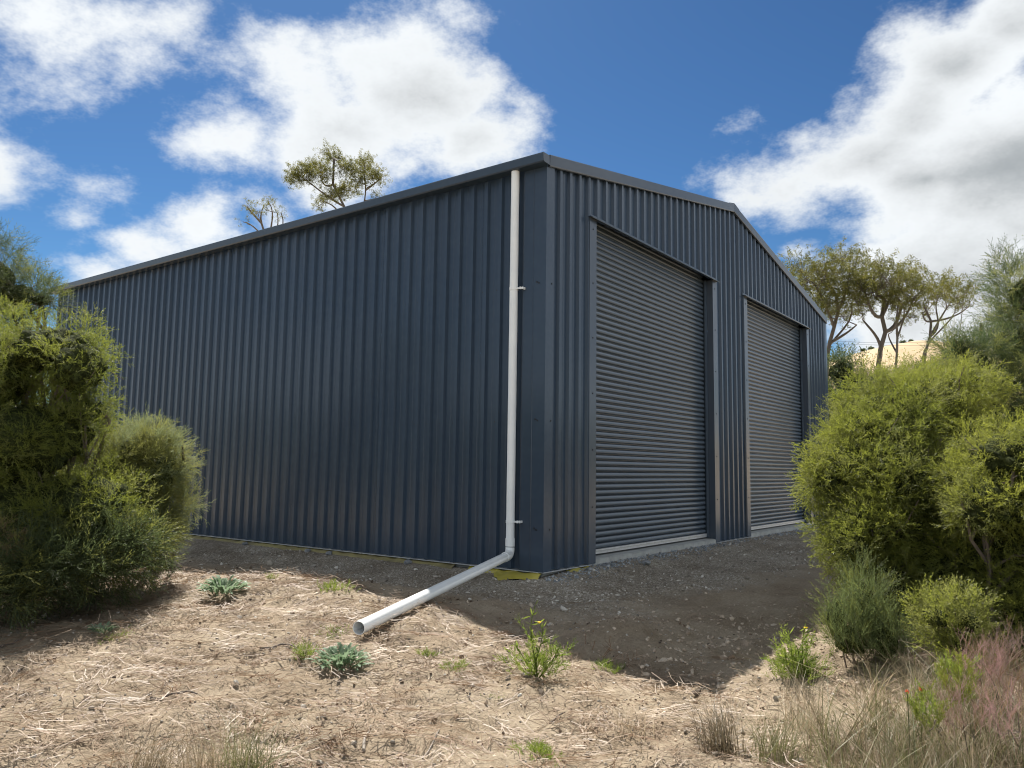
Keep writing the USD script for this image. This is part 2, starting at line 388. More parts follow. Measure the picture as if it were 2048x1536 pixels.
def ground_z(x, y):
    x, y = np.asarray(x, float), np.asarray(y, float)
    shp = np.broadcast(x, y).shape
    P = np.stack([np.broadcast_to(x, shp).ravel(), np.broadcast_to(y, shp).ravel()], 1)
    r = np.hypot(P[:, 0] - 0, P[:, 1] - 0)
    k = np.clip((r - 11) / 9, 0, 1); k = k * k * (3 - 2 * k)
    Q = P.copy()
    z = np.full(len(P), -.15)
    near = k < 1
    z[near] = np.clip(_rbf(Q[near]), -.6, .05) * (1 - k[near]) + k[near] * -.15
    q3 = np.column_stack([P, np.zeros(len(P))])
    inside = (P[:, 0] > -.25) & (P[:, 1] > -.3) & (P[:, 0] < W + .3) & (P[:, 1] < LEN + .3)
    amp = np.where(inside, .15, 1.0)
    lump = (meshkit.fbm(q3 * 1.7, 3, 5) - .5) * .07 + (meshkit.fbm(q3 * 6.5, 3, 9) - .5) * .07
    z = z + lump * amp
    zone = gravel_zone(P[:, 0], P[:, 1])
    fine = (meshkit.fbm(q3 * 26, 2, 21) - .5) * .03
    z += fine * amp * (1 - .25 * zone)
    z += .11 * np.exp(-(((P[:, 0] + 1.45) / .5) ** 2 + ((P[:, 1] + 1.75) / .32) ** 2)) * (.6 + .8 * meshkit.fbm(q3 * 5, 3, 44)) + zone * amp * (meshkit.fbm(q3 * 3.1, 3, 46) - .5) * .05
    # disturbed sand at the right
    sand = np.exp(-(((P[:, 0] + 1.35) / .9) ** 2 + ((P[:, 1] + 2.9) / .75) ** 2))
    z += sand * (meshkit.fbm(q3 * 9, 3, 33) - .5) * .10
    z = np.where(inside, np.minimum(z, -.078), z)
    return z.reshape(shp)


def gravel_zone(x, y):
    """1 on the crushed rock by the shed, 0 on the sandy ground."""
    q = np.stack([x, y, np.zeros_like(x)], -1)
    wob = (meshkit.fbm(q * 1.3, 3, 40) - .5) * 1.1
    a = np.clip((x + 1.55 + wob * .6) / .5, 0, 1)
    b = np.clip((y + 1.75 + wob + .10 * np.clip(x, -2, 20)) / .6, 0, 1)
    return a * b


def axis(lo, hi, step, far):
    mid = np.arange(lo, hi + 1e-9, step)
    out, s = [], step
    x = hi
    while x < far:
        s = min(s * 1.18, 400); x += s; out.append(x)
    low, s = [], step
    x = lo
    while x > -far:
        s = min(s * 1.18, 400); x -= s; low.append(x)
    return np.concatenate([low[::-1], mid, out])


gx, gy = axis(-6.0, .8, .03, 4000), axis(-4.6, 4.6, .032, 4000)
X, Y = np.meshgrid(gx, gy, indexing="ij")
Z = ground_z(X, Y)
nx, ny = X.shape
I = np.arange(nx * ny).reshape(nx, ny)
F = np.concatenate([np.stack([I[:-1, :-1], I[1:, :-1], I[1:, 1:]], -1).reshape(-1, 3), np.stack([I[:-1, :-1], I[1:, 1:], I[:-1, 1:]], -1).reshape(-1, 3)])
zone = gravel_zone(X.ravel(), Y.ravel())


def ground_material():
    n = {
        "g": ("geometry", {}), "z": ("attribute", dict(attribute="zone")),
        "n1": ("noise_texture", dict(scale=2.2, detail=6.0, roughness=0.62)), "r1": ("rgb_ramp", dict(ramp=[(0.28, (0.265, 0.205, 0.142)), (0.5, (0.37, 0.302, 0.218)), (0.72, (0.47, 0.395, 0.295))])),
        "n2": ("noise_texture", dict(scale=45.0, detail=5.0, roughness=0.7)), "r2": ("rgb_ramp", dict(ramp=[(0.3, (0.62, 0.58, 0.54)), (0.65, (1.0, 1.0, 1.0))])),
        "mul": ("mix", dict(mix_type="multiply", fac=0.85)),
        "v": ("voronoi_texture", dict(scale=70.0, randomness=1.0)), "rv": ("rgb_ramp", dict(ramp=[(0.0, (0.25, 0.215, 0.165)), (0.5, (0.35, 0.31, 0.25)), (0.8, (0.47, 0.43, 0.36)), (1.0, (0.60, 0.56, 0.50))])),
        "sc": ("separate_color", {}),
        "n3": ("noise_texture", dict(scale=1.6, detail=5.0)), "r3": ("rgb_ramp", dict(ramp=[(0.3, (0.62, 0.58, 0.54)), (0.7, (1.05, 1.05, 1.05))])),
        "mul3": ("mix", dict(mix_type="multiply", fac=1.0)),
        "mx": ("mix", dict(mix_type="mix")), "p": ("principled_bsdf", dict(roughness=0.95, specular_ior_level=0.2)),
        "bn": ("noise_texture", dict(scale=75.0, detail=6.0, roughness=0.7)), "b": ("bump", dict(strength=1.0, distance=0.022)),
    }
    l = [("g.position", f"{k}.vector") for k in ("n1", "n2", "v", "n3", "bn")]
    l += [("n1.fac", "r1.fac"), ("n2.fac", "r2.fac"), ("r1.color", "mul.color1"), ("r2.color", "mul.color2"), ("v.color", "sc.color"), ("sc.r", "rv.fac"),
          ("n3.fac", "r3.fac"), ("rv.color", "mul3.color1"), ("r3.color", "mul3.color2"), ("z.fac", "mx.fac"), ("mul.color", "mx.color1"), ("mul3.color", "mx.color2"),
          ("mx.color", "p.base_color"), ("bn.fac", "b.height"), ("b.normal", "p.normal")]
    return usdkit.material(stage, L + "ground_look", n, l, surface="p.BSDF")


gm = usdkit.mesh(stage, "/World/ground", (np.stack([X.ravel(), Y.ravel(), Z.ravel()], 1), F), ground_material(), True)
UsdGeom.PrimvarsAPI(gm).CreatePrimvar("zone", Sdf.ValueTypeNames.FloatArray, "vertex").Set(Vt.FloatArray.FromNumpy(zone.astype(np.float32)))
tag(gm, kind="structure")

# the dry hillside far behind
HILL = mat_noise("dry_hill_grass", [(0.3, (0.31, 0.225, 0.125)), (0.7, (0.46, 0.35, 0.21))], scale=0.06, rough=0.95, detail=10.0)


def hill_height(a, r):
    """Height at azimuth a (degrees, from +y towards +x) and distance r from the place of the photograph."""
    ridge = np.interp(a, [60, 70, 73.7, 75.6, 76.9, 78.6, 79.9, 80.8, 82.2, 84.2, 86.5, 95, 118], [26, 47, 54.5, 57.5, 60, 62, 63.6, 64.4, 64.2, 60.5, 55, 38, 6])
    k = np.clip((r - 170) / 260, 0, 1); k = k * k * (3 - 2 * k)
    return ridge * k - 1.0


ha, hr = np.linspace(60, 118, 130), np.concatenate([np.linspace(160, 430, 30), np.linspace(450, 900, 10)])
A, Rr = np.meshgrid(ha, hr, indexing="ij")
hz = hill_height(A, Rr)
hz = hz + (meshkit.fbm(np.stack([A * .35, Rr * .012, 0 * A], -1), 4, 3) - .5) * 3.5 * np.clip((Rr - 170) / 100, 0, 1)
hp = np.stack([CAM[0] + Rr * np.sin(np.radians(A)), CAM[1] + Rr * np.cos(np.radians(A)), hz], -1).reshape(-1, 3)
hn = Rr.shape
I = np.arange(hn[0] * hn[1]).reshape(hn)
hf = np.concatenate([np.stack([I[:-1, :-1], I[1:, 1:], I[1:, :-1]], -1).reshape(-1, 3), np.stack([I[:-1, :-1], I[:-1, 1:], I[1:, 1:]], -1).reshape(-1, 3)])
obj("hill", (hp, hf), HILL, smooth=True, kind="structure")
# ------------------------------------------------------------------ the shed
PITCH_R, RIB = 0.195, 0.033
shed = thing("steel_shed", "large dark blue-grey corrugated steel shed with two roller doors", "shed")


def rib_profile(s0, s1, phase):
    """Breakpoints (s, depth) of the ribbed sheet from s0 to s1; ribs centred at phase + k * pitch."""
    pts = []
    k = math.floor((s0 - phase) / PITCH_R) - 1
    while phase + k * PITCH_R < s1 + PITCH_R:
        c = phase + k * PITCH_R
        pts += [(c - .036, 0), (c - .021, RIB), (c + .021, RIB), (c + .036, 0), (c + .092, 0), (c + .0955, .0022), (c + .0995, .0022), (c + .103, 0)]
        k += 1
    s = np.array([p[0] for p in pts]); d = np.array([p[1] for p in pts])
    o = np.argsort(s, kind="stable"); s, d = s[o], d[o]
    inner = [(a, b) for a, b in zip(s, d) if s0 < a < s1]
    return [(s0, float(np.interp(s0, s, d)))] + inner + [(s1, float(np.interp(s1, s, d)))]


def wall_sheet(s0, s1, phase, bottom, top, place, breaks=(), lift=0.0):
    """One sheet of wall cladding as a mesh; bottom(s) and top(s) give its ends, place(s, depth, z) its points."""
    prof = rib_profile(s0, s1, phase)
    ss = np.array([p[0] for p in prof]); dd = np.array([p[1] for p in prof])
    allv = sorted(set(ss.tolist()) | {b for b in breaks if s0 < b < s1})
    v, f = [], []
    for a, b in zip(allv[:-1], allv[1:]):
        if b - a < 1e-6:
            continue
        m = (a + b) / 2
        za = zb = bottom(m)
        ta, tb = top(a), top(b)
        da, db = float(np.interp(a, ss, dd)) + lift, float(np.interp(b, ss, dd)) + lift
        n = len(v)
        v += [place(a, da, za), place(b, db, zb), place(b, db, tb), place(a, da, ta)]
        f += [[n, n + 1, n + 2], [n, n + 2, n + 3]]
    return np.array(v), np.array(f)


D1, D2, DH = (0.98, 4.38), (5.82, 9.12), 3.80          # door openings
rake = lambda s: EAVE - .02 + RISE * (1 - abs(s - W / 2) / (W / 2))


def front_bottom(s):
    for a, b in (D1, D2):
        if a - .03 < s < b + .03:
            return DH + .012
    return -.06


front_place = lambda s, d, z: (s, -d, z)
side_place = lambda s, d, z: (-d, s, z)
n_sheet = 4 * PITCH_R
PH_F, PH_S = .055, .19
s, k = 0.06, 0
while s < W - .06:
    e = min(s + n_sheet, W - .06)
    obj("wall_sheet", wall_sheet(s, e, PH_F, front_bottom, rake, front_place, (D1[0] - .03, D1[1] + .03, D2[0] - .03, D2[1] + .03, W / 2), .0015 * (k % 2)), STEEL, shed)
    s, k = e, k + 1
s, k = 0.06, 0
while s < LEN - .02:
    e = min(s + n_sheet, LEN)
    v, f = wall_sheet(s, e, PH_S, lambda q: -.06, lambda q: EAVE - .03, side_place, (), .0015 * (k % 2))
    obj("wall_sheet", (v, f[:, ::-1]), STEEL, shed)
    s, k = e, k + 1
# the two walls that face away
obj("wall_sheet", box(0, LEN - .002, -.06, W, LEN + .02, EAVE - .03), STEEL, shed)
obj("wall_sheet", box(W - .02, .01, -.06, W + .002, LEN - .01, EAVE - .03), STEEL, shed)
gab = np.array([(0, LEN, EAVE - .03), (W, LEN, EAVE - .03), (W / 2, LEN, EAVE + RISE - .03)])
obj("wall_sheet", (gab, np.array([[0, 2, 1]])), STEEL, shed)


def angle_strip(pts, z0, z1, th=.002):
    """A folded vertical flashing: a plan polyline given a little thickness."""
    from shapely.geometry import LineString
    poly = LineString(pts).buffer(th, cap_style=2, join_style=2)
    m = trimesh.creation.extrude_polygon(poly, z1 - z0, engine="earcut")
    m.apply_translation([0, 0, z0])
    return m


P = RIB + .004
obj("corner_flashing", angle_strip([(-P + .012, .262), (-P, .250), (-P, .125), (-P - .006, .120), (-P, .115), (-P, -P), (.105, -P), (.112, -P + .012)], -.065, EAVE - .06), STEEL, shed)
obj("corner_flashing", angle_strip([(W - .105, -P + .010), (W - .1, -P), (W + P, -P), (W + P, .15)], -.065, EAVE - .06), STEEL, shed)

# roof: two slopes, ridge cap, barge cappings, gutters
YF, YB = -.06, LEN + .06
ang = math.atan2(RISE, W / 2)
for sgn in (0, 1):
    xs = (-.02, W / 2) if sgn == 0 else (W + .02, W / 2)
    v, f = [], []
    prof = rib_profile(YF + .02, YB, 0.0)
    ss = [q[0] for q in prof]; dd = [q[1] for q in prof]
    for q, d in zip(ss, dd):
        v += [(xs[0], q, EAVE + .015 + d), (xs[1], q, EAVE + RISE + .015 + d)]
    for i in range(len(ss) - 1):
        o = 2 * i
        f += [[o, o + 1, o + 3], [o, o + 3, o + 2]]
    f = np.array(f)
    obj("roof", (np.array(v), f if sgn else f[:, ::-1]), STEEL, shed)
v = []
for y in (YF - .004, YB):
    for x, z in ((W / 2 - .20, EAVE + RISE + .018), (W / 2, EAVE + RISE + .062), (W / 2 + .20, EAVE + RISE + .018), (W / 2 + .20, EAVE + RISE + .008), (W / 2, EAVE + RISE + .05), (W / 2 - .20, EAVE + RISE + .008)):
        v.append((x, y, z))
f = []
for i in range(6):
    j = (i + 1) % 6
    f += [[i, j, 6 + j], [i, 6 + j, 6 + i]]
f += [[0, 5, 4], [0, 4, 1], [1, 4, 3], [1, 3, 2], [6, 10, 11], [6, 7, 10], [7, 9, 10], [7, 8, 9]]
obj("ridge_cap", (np.array(v), np.array(f)), STEEL_TRIM, shed)


def barge(x0, x1, z0, z1):
    """The folded capping along one rake: fascia leaning a little outward at its top, a return below, a leaf over the roof."""
    pr = [(-.036, -.098), (-.060, -.095), (-.064, -.085), (-.059, -.078), (-.069, .022), (-.064, .031), (.16, .046), (.16, .043), (-.062, .027), (-.055, -.075), (-.056, -.090), (-.036, -.094)]
    v = [(x0, a, z0 + b) for a, b in pr] + [(x1, a, z1 + b) for a, b in pr]
    n, f = len(pr), []
    for i in range(n):
        j = (i + 1) % n
        f += [[i, j, n + j], [i, n + j, n + i]]
    for i in range(1, n - 1):
        f += [[0, i, i + 1], [n, n + i + 1, n + i]]
    return np.array(v), np.array(f)


e0 = EAVE + .012
obj("barge_capping", barge(-.015, W / 2 - .003, e0, e0 + RISE + .002), STEEL_TRIM, shed)
obj("barge_capping", barge(W / 2 + .003, W + .03, e0 + RISE + .002, e0 - .004), STEEL_TRIM, shed)
gp = [(-.045, EAVE - .082), (-.146, EAVE - .076), (-.158, EAVE - .064), (-.168, EAVE + .010), (-.165, EAVE + .020), (-.154, EAVE + .020), (-.154, EAVE + .013), (-.160, EAVE + .011), (-.152, EAVE - .062),
      (-.144, EAVE - .070), (-.049, EAVE - .076), (-.049, EAVE - .01), (-.045, EAVE - .01)]
gut = obj("gutter", extrude_y(gp, -.075, LEN + .05), STEEL, shed)
cap = [(x, z) for x, z in gp[:5]] + [(-.05, EAVE + .018)]
obj("end_cap", extrude_y(cap, -.079, -.0755), STEEL_TRIM, gut)

# slab and the strip under the cladding
slab = obj("slab", box(.012, .012, -.4, W - .012, LEN - .012, -.012), CONCRETE, shed)
for a, b in (D1, D2):
    v, f = extrude_y([(-.026, -.35), (-.040, -.030), (-.028, -.014), (.30, .002), (.30, -.35)], a - .01, b + .01)
    obj("door_sill", (np.stack([v[:, 1], v[:, 0], v[:, 2]], 1), f[:, ::-1]), CONCRETE, slab)
for a, b in ((-.036, D1[0] + .01), (D1[1] + .03, D2[0] + .01), (D2[1] + .03, W + .03)):
    obj("base_strip", box(a, -.046, -.073, b, .012, -.0655), GALV, shed)
obj("base_strip", box(-.046, .014, -.073, .010, LEN, -.0655), GALV, shed)

# doors
SL = 0.0672


def slat(x0, x1, z0, y):
    """One rolled corrugation of a door curtain."""
    prof = [(0, .016), (.07, .015), (.13, -.001), (.26, -.009), (.45, -.011), (.68, -.007), (.86, .002), (.95, .011), (1.0, .016)]
    v = [(x, y + b, z0 + a * SL) for a, b in prof for x in (x0, x1)]
    f = []
    for i in range(len(prof) - 1):
        o = 2 * i
        f += [[o, o + 1, o + 3], [o, o + 3, o + 2]]
    return np.array(v), np.array(f)


def shed_door(a, b, label):
    t = obj("roller_door", box(a + .005, .150, .05, b - .005, .157, DH + .32), STEEL_DOOR, shed, label=label)
    n = int((DH + .02 - .062) / SL) + 5
    for i in range(n):
        obj("slat", slat(a + .045, b - .045, .062 + i * SL, .105), STEEL_DOOR, t, smooth=50)
    rail = join([box(a + .04, .080, .012, b - .04, .120, .062), box(a + .04, .074, .044, b - .04, .081, .058)])
    obj("bottom_rail", rail, GALV, t)
    obj("weather_seal", box(a + .045, .085, .0025, b - .045, .115, .0118), SCREW, t)
    for x0, x1 in ((a, a + .052), (b - .052, b)):
        inner = x1 if x0 == a else x0
        s_ = 1 if x0 == a else -1
        gl = join([box(x0, .062, .004, x1, .078, DH), box(x0 if s_ > 0 else x0 + .016, .055, .004, x1 - .016 if s_ > 0 else x1, .0615, DH), box(x0, .132, .004, x1, .142, DH), box(x0 if s_ > 0 else x1 - .006, .0785, .004, (x0 + .006) if s_ > 0 else x1, .1315, DH)])
        obj("guide", gl, STEEL_DOOR, t)
    # jambs: folded flashing, face on the wall, reveal running inward
    for x, d in ((a, -1), (b, 1)):
        fl = angle_strip([(x + d * .150, -P + .018), (x + d * .145, -P - .001), (x, -P - .001), (x, .052)], -.062, DH)
        if d > 0:
            pass
        obj("jamb_flashing", fl, STEEL_TRIM, t)
    hp_ = [(-.030, DH + .002), (-.062, DH + .002), (-.088, DH - .012), (-.090, DH - .004), (-.064, DH + .010), (-.032, DH + .012), (-.032, DH + .05), (-.029, DH + .05), (-.030, DH + .008)]
    v, f = extrude_y(hp_, a - .17, b + .17)
    obj("head_flashing", (np.stack([v[:, 1], v[:, 0], v[:, 2]], 1), f[:, ::-1]), STEEL, t)
    obj("head_box", box(a - .02, .01, DH + .33, b + .02, .2, DH + .34), STEEL, t)
    dots = []
    for x in (a - .075, b + .075):
        for z in np.linspace(.55, DH - .12, 6):
            c = trimesh.creation.cylinder(radius=.008, height=.006, sections=8)
            c.apply_transform(trimesh.transformations.rotation_matrix(math.pi / 2, [1, 0, 0]))
            c.apply_translation([x, -P - .006, z]); dots.append(c)
    obj("screws", join(dots), SCREW, t, kind="stuff")
    return t


shed_door(*D1, "left roller door with dark horizontal slats, nearest the shed corner")
shed_door(*D2, "right roller door, its lower right hidden by the big green bush")

# fastener rows on the cladding
dots = []


def screw(pos, normal):
    c = trimesh.creation.cylinder(radius=.0095, height=.007, sections=7)
    if abs(normal[0]) > .5:
        c.apply_transform(trimesh.transformations.rotation_matrix(math.pi / 2, [0, 1, 0]))
    else:
        c.apply_transform(trimesh.transformations.rotation_matrix(math.pi / 2, [1, 0, 0]))
    c.apply_translation(pos); dots.append(c)


for z in (1.45, 2.88):
    for i in range(56):
        y = PH_S + i * PITCH_R + .045
        if .3 < y < LEN:
            screw((-.0035, y, z), (-1, 0, 0))
for z in (.35, 1.45, 2.88):
    screw((-P - .004, .05, z), (-1, 0, 0)); screw((-P - .004, .075, z + .012), (-1, 0, 0))
    screw((.07, -P - .004, z), (0, -1, 0))
for z in (1.45, 2.88):
    for i in range(54):
        x = PH_F + i * PITCH_R + .045
        if not any(a - .2 < x < b + .2 for a, b in (D1, D2)) and .15 < x < W - .15:
            screw((x, -.0035, z), (0, -1, 0))
obj("screws", join(dots), SCREW, shed, kind="stuff")

# downpipe: PVC, down the wall and out across the ground
PX, PY, PRD = -.090, .335, .044
zb = .085
end = np.array([-2.98, -.60, -.085])
p0_ = np.array([PX, PY, zb])
dirn = (end - p0_) / np.linalg.norm(end - p0_)
arc = []
for t in np.linspace(0, 1, 7):
    a_ = np.array([PX, PY, zb + .075]); c_ = p0_ + dirn * .085
    arc.append((1 - t) ** 2 * a_ + 2 * t * (1 - t) * p0_ + t * t * c_)
dp = obj("downpipe", tube([(PX, PY, EAVE - .081), (PX, PY, zb + .150)], PRD, 28), PVC, shed, smooth=40, label="white round plastic downpipe beside the shed corner")
obj("elbow", join([tube([(PX, PY, zb + .165), (PX, PY, zb + .085)], PRD + .005, 28), tube(arc, PRD + .003, 28), tube([p0_ + dirn * .08, p0_ + dirn * .16], PRD + .005, 28)]), PVC, dp, smooth=40)


def pipe_with_bore(a, b, r, wall=.003, n=32):
    d = (b - a) / np.linalg.norm(b - a)
    o, _f = tube([a, b], r, n, False); i_, _ = tube([a, b], r - wall, n, False)
    f = [q for q in _f.tolist()] + [[q[2] + 2 * n, q[1] + 2 * n, q[0] + 2 * n] for q in _f.tolist()]
    for j in range(n):
        k = (j + 1) % n
        f += [[n + j, n + k, 3 * n + k], [n + j, 3 * n + k, 3 * n + j]]
    return np.vstack([o, i_]), np.array(f)


obj("outlet_pipe", pipe_with_bore(p0_ + dirn * .1, end, PRD), PVC, dp, smooth=40, label="white pipe lying out across the ground from the downpipe")
for z in (2.84, .42):
    br = [tube([(PX, PY, z - .014), (PX, PY, z + .014)], PRD + .004, 28)]
    br.append(box(PX - .006, PY - PRD - .06, z - .008, PX + .008, PY - PRD + .004, z + .008))
    br.append(box(PX - .010, PY - PRD - .052, z - .012, PX + .010, PY - PRD - .038, z + .012))
    br.append(box(PX + .008, PY - PRD - .07, z - .012, -P - .002, PY - PRD - .055, z + .012))
    obj("bracket", join(br), PVC, dp)

# yellow membrane under the slab edge
rng = np.random.default_rng(4)


def flap(points):
    """A torn sheet edge: quads from the slab out and down over the gravel. points: (s, reach, drop) along the base."""
    return points


def membrane(name, along, samples, z_in, label, mat=PLASTIC):
    v, f = [], []
    for s_, reach, drop in samples:
        for t in (0, .35, .7, 1.0):
            out = .012 + reach * t
            zz = z_in - drop * t ** 1.5 + .012 * math.sin(s_ * 23 + t * 4)
            v.append((-out, s_, zz) if along == "y" else (s_, -out, zz))
    n = 4
    for i in range(len(samples) - 1):
        for j in range(n - 1):
            a = i * n + j
            f += [[a, a + 1, a + n + 1], [a, a + n + 1, a + n]]
    m = obj(name, (np.array(v), np.array(f)), mat, None, smooth=True)
    return tag(m, label, "plastic sheet")


s1 = [(y, (.05 + .20 * max(0, math.sin((y - .02) * 6.0)) + .05 * rng.random()) if y < .55 else .045 + .03 * rng.random(), .045 + .02 * rng.random()) for y in np.arange(-.02, .95, .045)]
membrane("plastic_sheet", "y", s1, -.078, "crumpled yellow plastic sheet poking out under the shed corner by the pipe elbow")
s2 = [(y, .06 + .09 * meshkit.fbm(np.array([y * 1.2, 3.0, 0]), 3, 2), .045) for y in np.arange(1.1, 7.0, .12)]
membrane("plastic_sheet", "y", s2, -.080, "long thin dirty yellow plastic edge along the foot of the long side wall", PLASTIC_DULL)
s3 = [(x, .04 + .12 * max(0, math.sin((x - .42) * 7)), .04) for x in np.arange(.42, .84, .04)]
membrane("plastic_sheet", "x", s3, -.078, "small yellow plastic scrap at the wall foot just left of the near roller door")
# ------------------------------------------------------------------ plants: builders
def rot_to(d, rng):
    """A rotation matrix that turns +z to d."""
    d = d / np.linalg.norm(d)
    a = np.cross(d, [0.3, 0.9, 0.2]); a /= np.linalg.norm(a)
    b = np.cross(d, a)
    t = rng.uniform(0, 2 * np.pi)
    return np.stack([math.cos(t) * a + math.sin(t) * b, -math.sin(t) * a + math.cos(t) * b, d], 1)


def leaf_quads(base, direc, length, width, rng, fold=0.0, sag=0.0):
    """Diamond leaves, two triangles each."""
    n = len(base)
    d = direc / np.linalg.norm(direc, axis=1, keepdims=True)
    r = rng.normal(size=(n, 3))
    s = np.cross(d, r); s /= np.linalg.norm(s, axis=1, keepdims=True)
    mid = base + d * (length * .5)[:, None]
    tip = base + d * length[:, None]
    tip[:, 2] -= sag * length
    v = np.stack([base, mid - s * width[:, None] / 2, tip, mid + s * width[:, None] / 2], 1).reshape(-1, 3)
    o = np.arange(n)[:, None] * 4
    f = np.concatenate([o + [0, 1, 2], o + [0, 2, 3]])
    return v, f


def leaf_tris(base, direc, length, width, rng):
    """Slender leaves, one triangle each."""
    d = direc / np.linalg.norm(direc, axis=1, keepdims=True)
    s = np.cross(d, rng.normal(size=(len(base), 3))); s /= np.linalg.norm(s, axis=1, keepdims=True)
    lo = base + d * (length * .12)[:, None]
    v = np.stack([lo - s * width[:, None] * .5, lo + s * width[:, None] * .5, base + d * length[:, None]], 1).reshape(-1, 3)
    return v, np.arange(len(v)).reshape(-1, 3)


def make_sprig(seed, L=.16, n=46, ll=.019, lw=.0042, ang=(25, 60), side=3, bend=.25, stem_r=.0012):
    """A twig with side shoots, thick with fine leaves, along +z."""
    rng = np.random.default_rng(seed)
    axes = [(np.zeros(3), np.array([rng.normal() * bend * .3, rng.normal() * bend * .3, 1.0]), L)]
    for k in range(side):
        t = rng.uniform(.15, .65)
        a = rng.uniform(0, 2 * np.pi)
        axes.append((axes[0][1] * L * t, np.array([math.cos(a) * .55, math.sin(a) * .55, .85]), L * rng.uniform(.4, .65)))
    V = []
    base, dirs = [], []
    tot = sum(a[2] for a in axes)
    for o, d, ln in axes:
        d = d / np.linalg.norm(d)
        m = max(4, int(n * ln / tot))
        t = np.linspace(.08, 1.0, m)
        curve = o + d * (t * ln)[:, None] + np.array([bend * .12, 0, 0]) * (t ** 2 * ln)[:, None]
        th = np.radians(rng.uniform(*ang, m)) * (1 - .5 * t)
        ph = np.arange(m) * 2.4 + rng.uniform(0, 6)
        u = np.cross(d, [0.2, 1, .1]); u /= np.linalg.norm(u); w = np.cross(d, u)
        base.append(curve)
        dirs.append(d * np.cos(th)[:, None] + (u * np.cos(ph)[:, None] + w * np.sin(ph)[:, None]) * np.sin(th)[:, None])
        V.append((np.array([o - u * stem_r, o + u * stem_r, o + d * ln]), np.array([[0, 1, 2]])))
    base, dirs = np.vstack(base), np.vstack(dirs)
    k = len(base)
    V.append((leaf_quads if lw > .008 else leaf_tris)(base, dirs, ll * rng.uniform(.7, 1.2, k), lw * rng.uniform(.8, 1.2, k), rng))
    return join(V)


def make_gum_sprig(seed, L=.26, n=15, ll=.105, lw=.019):
    """A hanging spray of long gum leaves around a twig along +z."""
    rng = np.random.default_rng(seed)
    t = rng.uniform(.2, 1.0, n)
    base = np.stack([rng.normal(0, .03, n), rng.normal(0, .03, n), t * L], 1)
    dirs = np.stack([rng.normal(0, .65, n), rng.normal(0, .65, n), rng.uniform(-1.0, .6, n)], 1)
    return join([tube([(0, 0, 0), (.01, 0, L * .5), (0, .01, L)], [.004, .003, .0015], 3, False), leaf_quads(base, dirs, ll * rng.uniform(.7, 1.25, n), lw * rng.uniform(.7, 1.2, n), rng, sag=.15)])


def make_clump(seed, m, R, spread, up, **kw):
    """A leafy branch end: m twigs fanning out from a point, most of them along +z."""
    rng = np.random.default_rng(seed)
    tw = [make_sprig(seed * 10 + i, **kw) for i in range(4)]
    out = []
    for i in range(m):
        d = rng.normal(size=3); d /= np.linalg.norm(d)
        d[2] = abs(d[2]) * .9 + up
        d /= np.linalg.norm(d)
        o = d * R * rng.uniform(.05, 1.0) * np.array([spread, spread, 1.0])
        v, f = tw[rng.integers(0, 4)]
        q = d + rng.normal(0, .28, 3)
        out.append((v @ rot_to(q, rng).T * rng.uniform(.7, 1.2) + o, f))
    return join(out)


FINE = [make_clump(s, 15, .17, 1.0, .15, L=.115, n=26, ll=.021, lw=.0072, side=3) for s in (1, 2, 3, 4)]
FEATHER = [make_clump(s, 13, .19, .8, .35, L=.17, n=30, ll=.021, lw=.0060, ang=(18, 42), side=3, bend=.5) for s in (11, 12, 13, 14)]
BROAD = [make_clump(s, 10, .16, 1.0, .2, L=.17, n=26, ll=.030, lw=.0085, ang=(25, 65), side=3) for s in (21, 22, 23)]
SPRAY = [make_sprig(s, L=.24, n=46, ll=.019, lw=.0052, ang=(20, 50), side=4, bend=.5) for s in (26, 27, 28)]
BROAD_TWIG = [make_sprig(s, L=.20, n=44, ll=.022, lw=.0085, ang=(25, 65), side=3) for s in (21, 22, 23)]
GUMS = [make_gum_sprig(s) for s in (31, 32, 33, 34)]


def lobe(px, py, depth, rx, ry, thick=None):
    """An ellipsoid of foliage from its outline in the photograph (pixels) and its distance (m)."""
    return at(px, py, depth), np.array([rx, ry]) * depth / FPX, thick


VIEW = np.stack([RT, UP, FW])     # the axes in which lobes are measured


def lobes_points(lobes, n, rng, r_in=.70, r_out=1.03, lump=.36, hole=0.0, overlap=.66):
    """Points and outward directions in the skin of a union of ellipsoids."""
    rad = np.array([(r[0], r[1], t if t else (r[0] + r[1]) / 2) for _, r, t in lobes])
    cen = np.array([c for c, _, _ in lobes])
    wt = np.array([(a * b) + (b * c) + (a * c) for a, b, c in rad]); wt /= wt.sum()
    out_p, out_d, have = [], [], 0
    for _ in range(12):
        m = int(n * 1.6)
        k = rng.choice(len(lobes), m, p=wt)
        d = rng.normal(size=(m, 3)); d /= np.linalg.norm(d, axis=1, keepdims=True)
        bump = (1 - lump / 2) + lump * 1.6 * (meshkit.fbm(d * 2.3 + k[:, None] * 7.7, 3, 17) - .18)
        r = rng.uniform(r_in, r_out, m) * bump
        q = d * rad[k] * r[:, None]
        p = cen[k] + q @ VIEW
        keep = p[:, 2] > ground_z(p[:, 0], p[:, 1]) + .03
        for j in range(len(lobes)):
            e = np.linalg.norm(((p - cen[j]) @ VIEW.T) / rad[j], axis=1)
            keep &= (j == k) | (e > overlap)
        if hole:
            keep &= meshkit.fbm(p * 3.2, 2, 51) > hole
        nd = (d / rad[k]); nd /= np.linalg.norm(nd, axis=1, keepdims=True)
        out_p.append(p[keep]); out_d.append((nd @ VIEW)[keep]); have += keep.sum()
        if have >= n:
            break
    return np.vstack(out_p)[:n], np.vstack(out_d)[:n]


